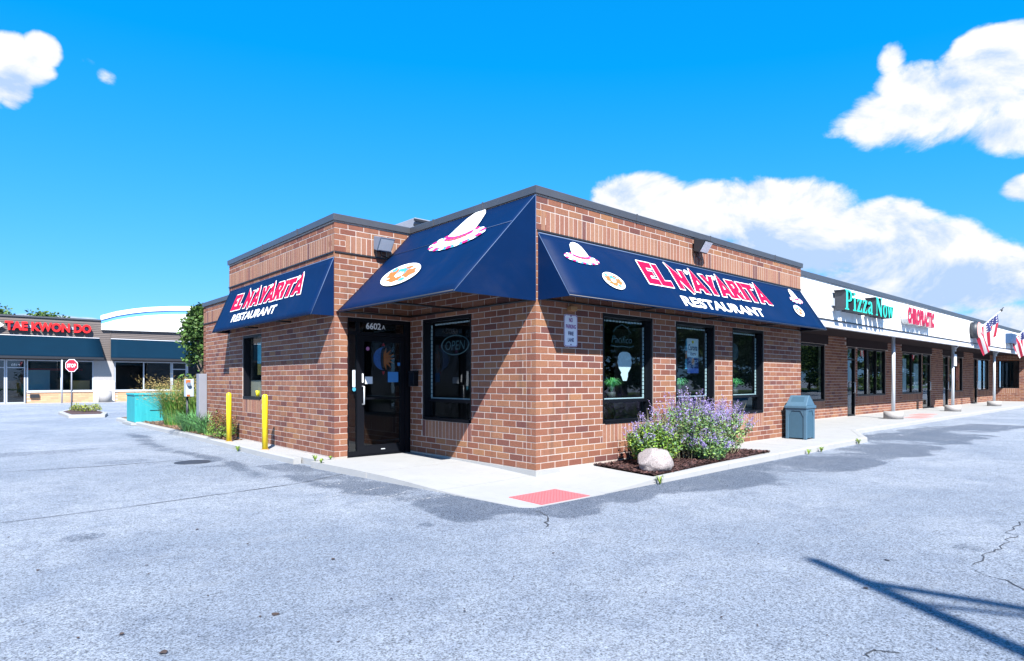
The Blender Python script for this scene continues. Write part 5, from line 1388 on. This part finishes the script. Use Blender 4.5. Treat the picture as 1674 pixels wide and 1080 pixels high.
flag((25.82, .52, 2.70), (28.25, -.62, 4.42), 'US flag hanging on the second walk post, fully in view', 1.0)
flag((33.92, .52, 2.70), (36.4, -.62, 4.42), 'US flag on the third walk post, cut by the picture edge', 2.3)
wb = thing('notice_board', 'small white notice hanging on the second walk post', 'notice', (25.75, .6, 2.1)); m_ = MB(); m_.box(25.6, 25.95, .50, .53, 1.95, 2.45); m_.build('panel', M['paper'], wb)
# shop signs on the fascia
def ring(cx, cy, rx, ry, n=20): return [(cx + rx * math.cos(2 * math.pi * k / n), cy + ry * math.sin(2 * math.pi * k / n)) for k in range(n)]
SER = {
    'P': (.66, [[(0, 0), (.34, 0), (.34, .05), (.25, .07), (.25, .42), (.40, .42), (.54, .48), (.61, .60), (.62, .74), (.57, .89), (.46, .98), (.34, 1.0), (0, 1.0), (0, .95), (.09, .93), (.09, .07), (0, .05)], [(.25, .49), (.36, .50), (.44, .58), (.46, .71), (.43, .85), (.35, .92), (.25, .93)]]),
    'i': (.32, [[(0, 0), (.28, 0), (.28, .05), (.21, .07), (.21, .68), (.0, .66), (.0, .61), (.07, .59), (.07, .07), (0, .05)], ]),
    'z': (.46, [[(0, 0), (.42, 0), (.43, .20), (.38, .20), (.34, .07), (.17, .07), (.42, .62), (.42, .67), (.03, .67), (.02, .48), (.07, .48), (.11, .60), (.25, .60), (0, .05)]]),
    'a': (.50, [[(.02, .16), (.06, .04), (.17, -.02), (.29, .06), (.34, -.01), (.47, 0), (.47, .05), (.42, .08), (.42, .48), (.36, .63), (.22, .68), (.06, .62), (.04, .50), (.15, .48), (.19, .59), (.27, .56), (.28, .42), (.10, .32)], [(.28, .34), (.17, .27), (.16, .16), (.21, .09), (.28, .14)]]),
    'N': (.86, [[(0, 0), (.22, 0), (.22, .05), (.15, .08), (.15, .72), (.60, -.02), (.72, -.02), (.72, .92), (.80, .95), (.80, 1.0), (.56, 1.0), (.56, .95), (.64, .92), (.64, .34), (.24, 1.0), (0, 1.0), (0, .95), (.08, .90), (.08, .08), (0, .05)]]),
    'o': (.56, [ring(.26, .33, .26, .36), ring(.26, .33, .115, .28)]),
    'w': (.82, [[(.18, 0), (.28, 0), (.42, .42), (.54, 0), (.64, 0), (.76, .58), (.82, .61), (.82, .66), (.62, .66), (.62, .61), (.68, .58), (.60, .24), (.49, .66), (.37, .66), (.26, .26), (.19, .58), (.25, .61), (.25, .66), (-.02, .66), (-.02, .61), (.04, .58)]]),
    '.': (0, [ring(.13, .86, .10, .085, 12)]),
}
def serif_sign(word, fn, width, height, parent, face, side, depth):
    x = 0; adv = []
    for ch in word: adv.append(x); x += SER[ch][0] + .03
    sx = width / x
    for ch, x in zip(word, adv):
        loopsets = [SER[ch][1]] + ([SER['.'][1]] if ch == 'i' else [])
        m_ = MB(); sd = MB()
        for ls in loopsets:
            L2 = [[((px + x) * sx, py * height) for px, py in l] for l in ls]
            m_.tess(L2, lambda u, v: fn(u, v, 0))
            for l in L2:
                for a, b_ in zip(l, l[1:] + l[:1]): sd.quad(fn(*a, 0), fn(*a, -depth), fn(*b_, -depth), fn(*b_, 0))
        lt = m_.build('letter', face, parent); sd.build('letter_return', side, lt)
s1 = thing('shop_sign', 'jade green channel letter pizza sign on the white fascia', 'sign', (13, YFA, 3.5), 'channel letter signs on the fascia')
serif_sign('Pizza', lambda u, v, h=0: (11.35 + u, YFA - .34 - h, 3.24 + v), 2.15, .54, s1, M['sign_green'], M['letter_side'], .30)
serif_sign('Now', lambda u, v, h=0: (13.72 + u, YFA - .34 - h, 3.24 + v), 1.6, .54, s1, M['sign_green'], M['letter_side'], .30)
m_ = MB(); m_.box(11.3, 15.3, YFA - .05, YFA - .002, 3.36, 3.56); m_.build('raceway', M['white_metal'], s1)
s2 = thing('shop_sign', 'magenta channel letter chiropractic sign on the white fascia', 'sign', (18.5, YFA, 3.5), 'channel letter signs on the fascia')
channel_letters('CHIROPRACTIC', lambda u, v, h=0: (17.1 + u, YFA - .22 - h, 3.28 + v), 3.1, .47, s2, M['sign_pink'], M['letter_side_pale'], .20, bold=.085)
s3 = thing('shop_sign', 'round salmon disc sign with dark letters on the fascia', 'sign', (27, YFA, 3.5), 'channel letter signs on the fascia')
m_ = MB(); m_.tube([(26.75, YFA - .01, 3.52), (26.75, YFA - .28, 3.52)], .36, 26); m_.build('disc_return', M['letter_side'], s3); m_ = MB(); m_.tube([(26.75, YFA - .281, 3.52), (26.75, YFA - .295, 3.52)], .345, 26); m_.build('disc_face', M['salmon'], s3)
for z in (3.62, 3.34): m_ = MB(); [m_.box(27.6 + k * .45, 27.9 + k * .45, YFA - .12, YFA - .01, z - .1, z + .1) for k in range(5 if z < 3.5 else 4)]; m_.build('letter_block', M['letter_side'], s3)
s4 = thing('shop_sign', 'dark blue box sign behind the edge-cut flag', 'sign', (35, YFA, 3.5)); m_ = MB(); m_.box(33.9, 35.6, YFA - .25, YFA - .01, 3.25, 3.75); m_.build('cabinet', simple('sign_blue', (.02, .06, .14), .4), s4)
for (x0, y0, x1, y1, lab) in ((18.9, .0, 20.4, .55, 'faded red tactile strip by the first walk post'), (20.9, .35, 22.4, .95, 'faded red tactile strip further along the covered walk')):
    m_ = MB(); m_.box(x0, x1, y0, y1, -.03, zs(20, 0) + .006); tag(m_.build('tactile_strip', M['pad_far']), lab, 'paving pad', 'far tactile strips')
for (u, w, h, z, lab) in ((25.0, .5, 1.5, 1.55, 'tall pale blue window poster in the chiropractor window, left pane'), (26.6, .7, 1.2, 1.5, 'pale blue window poster in the chiropractor window, right pane')):
    m_ = MB(); m_.box(u, u + w, YS + .10, YS + .104, z - h / 2, z + h / 2); tag(m_.build('window_poster', M['paper']), lab, 'poster')
m_ = MB(); m_.box(33.0, 34.6, YS + .10, YS + .104, 1.3, 2.0); tag(m_.build('window_poster', simple('red_poster', (.4, .05, .05), .6, var=.5, scale=5)), 'reddish poster in the shop window behind the second post', 'poster')

# ================================================================== LEFT: martial arts shop and white gabled shop
YB = 42.0
lb = thing('retail_building', 'taupe sided shop building with long teal awnings across the lot', 'shops', (-2, YB, -.1))
def boards(x0, x1, z0, z1, parent, y=YB):
    m_ = MB(); n = int((z1 - z0) / .12)
    for k in range(n):
        z = z0 + k * .12; m_.hexa([(x0, y - .03, z), (x1, y - .03, z), (x1, y, z), (x0, y, z), (x0, y - .006, z + .118), (x1, y - .006, z + .118), (x1, y, z + .118), (x0, y, z + .118)])
    m_.build('siding_board', M['siding'], parent, kind='stuff')
m_ = MB(); m_.box(-22, 12, YB + .3, YB + 14, 4.7, 4.8); m_.build('roof', M['roof'], lb)
m_ = MB(); m_.box(-22, 12, YB, YB + .25, 2.62, 5.24); m_.box(-22, 12, YB + 13.7, YB + 14, -.3, 4.8); m_.build('wall', M['siding'], lb)
boards(-22, 1.02, 2.62, 5.16, lb); boards(1.06, 12, 2.62, 4.72, lb)
m_ = MB(); m_.box(-22, .55, YB - .08, YB + .3, 5.245, 5.34); m_.build('coping', M['coping'], lb)
m_ = MB(); m_.box(1.022, 1.058, YB - .05, YB - .001, 2.62, 5.2); m_.build('downpipe', M['siding'], lb)
# shopfront zone z 0..2.62
piers = [(-22, -21), (.11, 1.25), (11, 12)]
for (a, b_) in piers:
    m_ = MB(); m_.box(a, b_, YB - .02, YB + .25, 1.26, 2.618); m_.build('pier', M['stone_grey'], lb); m_ = MB(); m_.box(a - .02, b_ + .02, YB - .06, YB + .25, -.12, 1.258); m_.build('pier_base', M['stone_white'], lb)
mbk = MB(); rg = random.Random(3)
for (a, b_) in ((-3.36, .09), (1.27, 11)):
    m_ = MB(); m_.box(a, b_, YB + .02, YB + .22, -.12, .56); m_.build('stall_riser', M['mortar'], lb)
    m_ = MB(); m_.box(a, b_, YB - .05, YB + .24, .562, .62); m_.build('sill', M['stone_white'], lb)
    for row in range(6):
        x = a + (.2 if row % 2 else 0)
        while x < b_:
            k = rg.uniform(.85, 1.12); mbk.box(max(x, a), min(x + .39, b_), YB + .008, YB + .03, -.10 + row * .11, -.10 + row * .11 + .10, (.50 * k, .29 * k, .17 * k, 1)); x += .40
mbk.build('brickwork', M['tan_brick'], lb, kind='stuff')
def shopfront(x0, x1, z0, z1, n, parent, mat='white_metal', nm='window', mid=None):
    m_ = MB(); fr = .07
    m_.box(x0, x1, YB + .02, YB + .14, z1 - fr, z1); m_.box(x0, x1, YB + .02, YB + .14, z0, z0 + fr)
    for k in range(n + 1):
        u = x0 + (x1 - x0) * k / n; u = min(max(u - fr / 2, x0), x1 - fr); m_.box(u, u + fr, YB + .021, YB + .139, z0 + fr, z1 - fr)
    if mid: m_.box(x0 + fr, x1 - fr, YB + .022, YB + .138, mid - .03, mid + .03)
    w = m_.build(nm, M[mat], parent); m_ = MB(); m_.quad((x0, YB + .08, z0), (x1, YB + .08, z0), (x1, YB + .08, z1), (x0, YB + .08, z1)); m_.build('pane', M['glass_far'], w); return w
shopfront(-3.36, .11, .62, 2.60, 2, lb); shopfront(-4.36, -3.42, -.10, 2.60, 1, lb, nm='door', mid=2.1); shopfront(-5.4, -4.38, -.10, 2.60, 1, lb, nm='door', mid=2.1)
shopfront(-12, -5.5, .3, 2.6, 4, lb); shopfront(1.27, 4.72, .62, 2.60, 2, lb); shopfront(4.74, 5.7, -.10, 2.60, 1, lb, nm='door', mid=2.1); shopfront(5.72, 11, .62, 2.6, 3, lb)
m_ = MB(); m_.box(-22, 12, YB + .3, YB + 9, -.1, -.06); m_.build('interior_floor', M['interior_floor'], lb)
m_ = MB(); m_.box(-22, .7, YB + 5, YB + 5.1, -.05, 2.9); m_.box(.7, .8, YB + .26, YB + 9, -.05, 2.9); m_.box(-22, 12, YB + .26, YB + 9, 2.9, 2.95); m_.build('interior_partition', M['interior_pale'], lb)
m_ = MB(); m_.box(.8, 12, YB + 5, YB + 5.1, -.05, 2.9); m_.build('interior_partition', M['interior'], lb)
ib = MB(); ib.box(-1.05, .0, YB + .9, YB + 1.5, -.05, 1.3); tag(ib.build('reception_counter', simple('tan_box', (.55, .28, .10), .7)), 'tan counter behind the martial arts shop window', 'counter')
ws = MB(); ws.box(-3.2, -1.95, YB + 3.0, YB + 3.1, .4, 2.0); tag(ws.build('mirror_board', simple('pale_board', (.35, .55, .65), .5)), 'pale blue board inside the martial arts shop', 'board')
rs = MB(); rs.box(-3.2, .1, YB + 4.9, YB + 4.98, 2.0, 2.15); tag(rs.build('wall_stripe', M['sign_red']), 'red stripe on the back wall of the martial arts shop', 'stripe')
for (a, b_, lab) in ((-20.5, .42, 'wide dark teal awning under the red martial arts letters'), (1.06, 10.8, 'dark teal awning under the curved white gable')):
    t = thing('awning', lab, 'awning', ((a + b_) / 2, YB, 2.7), 'teal awnings across the lot')
    canopy(t, (a, YB - .04, 4.08), (b_, YB - .04, 4.08), (b_ + .12, YB - .95, 2.80), (a - .12, YB - .95, 2.80), [[(a, YB - .04, 4.08), (a, YB - .04, 2.80), (a - .12, YB - .95, 2.80)], [(b_, YB - .04, 4.08), (b_ + .12, YB - .95, 2.80), (b_, YB - .04, 2.80)]], M['awning_teal'])
    m_ = MB(); m_.box(a - .12, b_ + .12, YB - .955, YB - .94, 2.66, 2.80); m_.build('valance', M['dark_metal'], t); m_ = MB(); m_.box(a, b_, YB - .075, YB - .035, 4.082, 4.12); m_.build('top_flashing', M['trim_white'], t)
sg = thing('shop_sign', 'red channel letter martial arts sign on taupe siding', 'sign', (-2.2, YB, 4.6))
z0_ = 4.42
channel_letters('TAE KWON DO', lambda u, v, h=0: (-4.42 + u, YB - .30 - h, z0_ + v), 4.36, .52, sg, M['red_face'], M['letter_side'], .22, bold=.045)
m_ = MB(); m_.box(-4.3, -.1, YB - .06, YB - .032, z0_ + .16, z0_ + .34); m_.build('raceway', M['white_metal'], sg)
lg = thing('shop_emblem', 'white diamond emblem left of the red letters', 'emblem', (-4.9, YB, 4.68)); plate([(-5.5, 4.68), (-4.95, 4.30), (-4.45, 4.68), (-4.95, 5.06)], lambda u, v, h=0: (u, YB - .25 - h, v), .02, 'diamond', M['print_white'], lg); plate([(-5.35, 4.68), (-4.95, 4.42), (-4.66, 4.68), (-4.95, 4.94)], lambda u, v, h=0: (u, YB - .275 - h, v), .01, 'inner_mark', M['print_navy'], lg); m_ = MB(); m_.box(-5.1, -4.8, YB - .25, YB - .03, 4.5, 4.86); m_.build('mount', M['dark_metal'], lg)
text_on('6814', lambda u, v, h=0: (-4.10 + u, YB + .075 - h, 2.22 + v), .42, .14, 'address_number', M['print_white'], lb)
# curved white gable
def arch(x): 
    return float(np.interp(x, [.55, 1.3, 2.2, 3.2, 4.6, 6.0, 8.0, 10.0, 12], [5.62, 5.92, 6.16, 6.36, 6.54, 6.65, 6.72, 6.68, 6.5]))
xs_ = np.linspace(.52, 12, 40)
gb = thing('curved_gable', 'curved white gable front with a blue stripe', 'gable', (6, YB, 4.7))
def strip_between(lo, hi, y0, y1, name, mat, xs=xs_):
    m_ = MB(); pts = [(x, lo(x)) for x in xs] + [(x, hi(x)) for x in xs[::-1]]
    n = len(xs)
    for k in range(n - 1):
        a = [(xs[k], lo(xs[k])), (xs[k + 1], lo(xs[k + 1])), (xs[k + 1], hi(xs[k + 1])), (xs[k], hi(xs[k]))]
        m_.hexa([(a[0][0], y0, a[0][1]), (a[1][0], y0, a[1][1]), (a[1][0], y1, a[1][1]), (a[0][0], y1, a[0][1]), (a[3][0], y0, a[3][1]), (a[2][0], y0, a[2][1]), (a[2][0], y1, a[2][1]), (a[3][0], y1, a[3][1])])
    return m_.build(name, mat, gb)
strip_between(lambda x: 4.66 + .015 * (x - .5), lambda x: arch(x) - .56, YB - .20, YB + .3, 'panel', M['fascia'])
strip_between(lambda x: arch(x) - .56, lambda x: arch(x) - .30, YB - .18, YB + .3, 'stripe', simple('blue_stripe', (.10, .30, .62), .6))
strip_between(lambda x: arch(x) - .30, lambda x: arch(x), YB - .24, YB + .3, 'cornice', M['fascia'])
# walk in front of the far shops
m_ = MB(); m_.box(-22, 12, YB - 1.5, YB + .3, -.35, -.105); m_.build('far_sidewalk', M['concrete'], kind='structure')
dr = thing('litter_drum', 'round concrete litter drum in front of the white pier', 'litter drum', (.62, YB - .9, -.105)); m_ = MB(); m_.cyl((.62, YB - .9), .38, -.105, .60, 24); m_.build('drum', M['stone_grey'], dr); m_ = MB(); m_.cyl((.62, YB - .9), .34, .60, .66, 24); m_.build('rim', M['stone_white'], dr)
pp_ = thing('white_post', 'slim white post before the martial arts shop window', 'post', (-1.68, YB - 1.0, -.105)); m_ = MB(); m_.cyl((-1.68, YB - 1.0), .045, -.105, 2.6, 10); m_.build('shaft', M['white_metal'], pp_)
bx_ = thing('wall_box', 'small dark box on the tan brick under the shop window', 'box', (-3.0, YB, .35)); m_ = MB(); m_.box(-3.2, -2.75, YB - .12, YB + .007, .22, .46); m_.build('box', M['dark_metal'], bx_)
# island and stop sign
isl = bpy.data.objects.new('traffic_island', None); COL.objects.link(isl); isl['kind'] = 'structure'
ipoly = [gpt(95, 677), gpt(112, 683.5), gpt(172, 682), gpt(176, 678.5), gpt(150, 671), gpt(118, 670.5)]
m_ = MB(); m_.prism(ipoly[::-1], -.3, -.02); m_.build('island_kerb', M['concrete'], isl, bevel=.02)
cx_ = sum(p[0] for p in ipoly) / 6; cy_ = sum(p[1] for p in ipoly) / 6
ip2 = [(cx_ + (p[0] - cx_) * .8, cy_ + (p[1] - cy_) * .8) for p in ipoly]
m_ = MB(); m_.prism(ip2[::-1], -.05, -.012, (.06, .03, .028, 1)); m_.build('mulch_patch', M['mulch'], isl)
for k, (px, py, lab) in enumerate(((124, 675, 'small yellow-green plant on the island beside the stop sign'), (138, 676, 'small yellow-green plant in the middle of the island'), (156, 675, 'small yellow-green plant at the right end of the island'))):
    x, y = gpt(px, py + 1.5); low_shrub((x, y, -.02), .24, .3, .34, 60 + k, lab, [(.28, .30, .03), (.20, .24, .03)], [(.12, .17, .03), (.2, .24, .03)], 260, 'plants on the traffic island', .07, 'island_plant')
sx_, sy_ = gpt(117, 674)
ss_ = thing('stop_sign', 'red octagonal stop sign on a thin pole at the island', 'stop sign', (sx_, sy_, -.02))
m_ = MB(); m_.cyl((sx_, sy_), .028, -.02, 2.26, 8); m_.build('pole', M['cabinet_grey'], ss_)
sfw = slope_fn((sx_, sy_ - .035, 1.99), (RT.x, RT.y, 0), (0, 0, 1))
oc = lambda r_: [(r_ * math.cos(R(22.5 + 45 * k)), r_ * math.sin(R(22.5 + 45 * k))) for k in range(8)]
plate(oc(.305), lambda u, v, h=0: sfw(u, v, h), .006, 'sign_plate', M['sign_white'], ss_); plate(oc(.277), lambda u, v, h=0: sfw(u, v, h + .008), .004, 'face', M['sign_red'], ss_)
text_on('STOP', lambda u, v, h=0: sfw(u - .20, v - .08, h + .016), .40, .16, 'lettering', M['sign_white'], ss_, bold=.03)

# ------------------------------------------------------------------ trees
TREEC = [(.045, .095, .018), (.06, .12, .022), (.035, .075, .018), (.085, .15, .028), (.05, .10, .03)]
def tree_meshes(h, r, seed, n_leaf, trunk_h, leaf=.16, narrow=1.0, clumps=26):
    rg = random.Random(seed); tr = MB(); lf = MB(); tr.tube([(0, 0, -.15), (.03, 0, trunk_h * .5), (-.02, .02, trunk_h), (.05, -.03, h * .6), (0, 0, h * .92)], [h * .03, h * .024, h * .02, h * .012, .01], 8, caps=False)
    cl = []
    for k in range(clumps):
        a = rg.uniform(0, 6.283); z = trunk_h * .75 + (h - trunk_h * .75) * rg.random() ** .9; u = (z - trunk_h * .75) / (h - trunk_h * .75); rad = r * narrow * (math.sin(math.pi * min(1, u * .78 + .20)) ** .8) * rg.uniform(.35, .95)
        c = Vector((math.cos(a) * rad, math.sin(a) * rad, z)); cl.append((c, r * rg.uniform(.22, .42)))
        tr.tube([(0, 0, z * .72), (c.x * .5, c.y * .5, z * .84), tuple(c)], [h * .008, h * .005, .008], 5, caps=False)
    for k in range(n_leaf):
        c, s = rg.choice(cl); d = Vector((rg.gauss(0, 1), rg.gauss(0, 1), rg.gauss(0, 1))).normalized() * s * rg.random() ** .45
        leaf_cloud(lf, [c + Vector((d.x, d.y, d.z * .8))], leaf, TREEC, rg, up=0, aspect=.65)
    a = tr.mesh('trunk'); a.materials.append(M['bark']); b_ = lf.mesh('crown'); b_.materials.append(M['leaf']); return a, b_
def plant_tree(meshes, loc, rot, sc, label, group, name='broadleaf_tree'):
    t = thing(name, label, 'tree', loc, group); t.rotation_euler = (0, 0, rot); t.scale = (sc, sc, sc)
    for nm, me in zip(('trunk', 'crown'), meshes): o = bpy.data.objects.new(nm, me); COL.objects.link(o); o.parent = t
small = tree_meshes(3.75, 1.15, 5, 12000, .15, .13, .60, 48)
plant_tree(small, (.95, 20.6, -.05), 0, 1.14, 'narrow green tree beyond the far end of the brick wing', None, 'narrow_tree')
big = tree_meshes(9.0, 3.9, 12, 9000, 1.7, .36)
for (x, y, s, lab) in ((-4.3, 60, .78, 'treetop above the roof at the picture left edge'), (-1.2, 61, .775, 'treetop above the taupe roof, behind the red letters'), (.3, 62, .755, 'low treetop above the taupe roof near the white gable')):
    plant_tree(big, (x, y, ZA), x, s, lab, 'treetops behind the taupe shops')
# street trees along the verge opposite the shops (they show mirrored in the shop windows)
rg = random.Random(9)
for k in range(16):
    plant_tree(big, (4 + k * 5.8 + rg.uniform(-2, 2), -26 + rg.uniform(-2.5, 2.5), ZA), rg.uniform(0, 6), rg.uniform(.85, 1.25), 'broad green street tree on the grass verge opposite the shops', 'street trees opposite the shops')

for k in range(12):
    plant_tree(big, (62 + k * 7.5 + rg.uniform(-2, 2), -15 + rg.uniform(-2, 2), ZA), rg.uniform(0, 6), rg.uniform(.7, 1.0), 'broad green street tree on the grass verge opposite the shops', 'street trees opposite the shops')

# lamp post whose shadow falls on the asphalt
H = 9.6; bx0, by0 = -1.129 - .40 / .773 * H, -4.418 - .65 / .773 * H
lp = thing('lamp_post', 'tall grey parking lot lamp post with side arms behind the camera', 'lamp post', (bx0, by0, ZA))
m_ = MB(); m_.tube([(bx0, by0, ZA), (bx0, by0, ZA + H)], [.13, .075], 16); m_.build('pole', M['metal_grey'], lp)
m_ = MB(); m_.tube([(bx0, by0, ZA + H - .55), (bx0 + .42, by0 - 2.4, ZA + H - .42)], .06, 8); m_.tube([(bx0, by0, ZA + H - 1.0), (bx0 + .5, by0 - 1.9, ZA + H - .50)], .032, 6); m_.build('arm', M['metal_grey'], lp)
m_ = MB(); m_.box(bx0 + .28, bx0 + .56, by0 - 2.95, by0 - 2.35, ZA + H - .52, ZA + H - .38); m_.build('lamp_head', M['lamp_grey'], lp, bevel=.02)
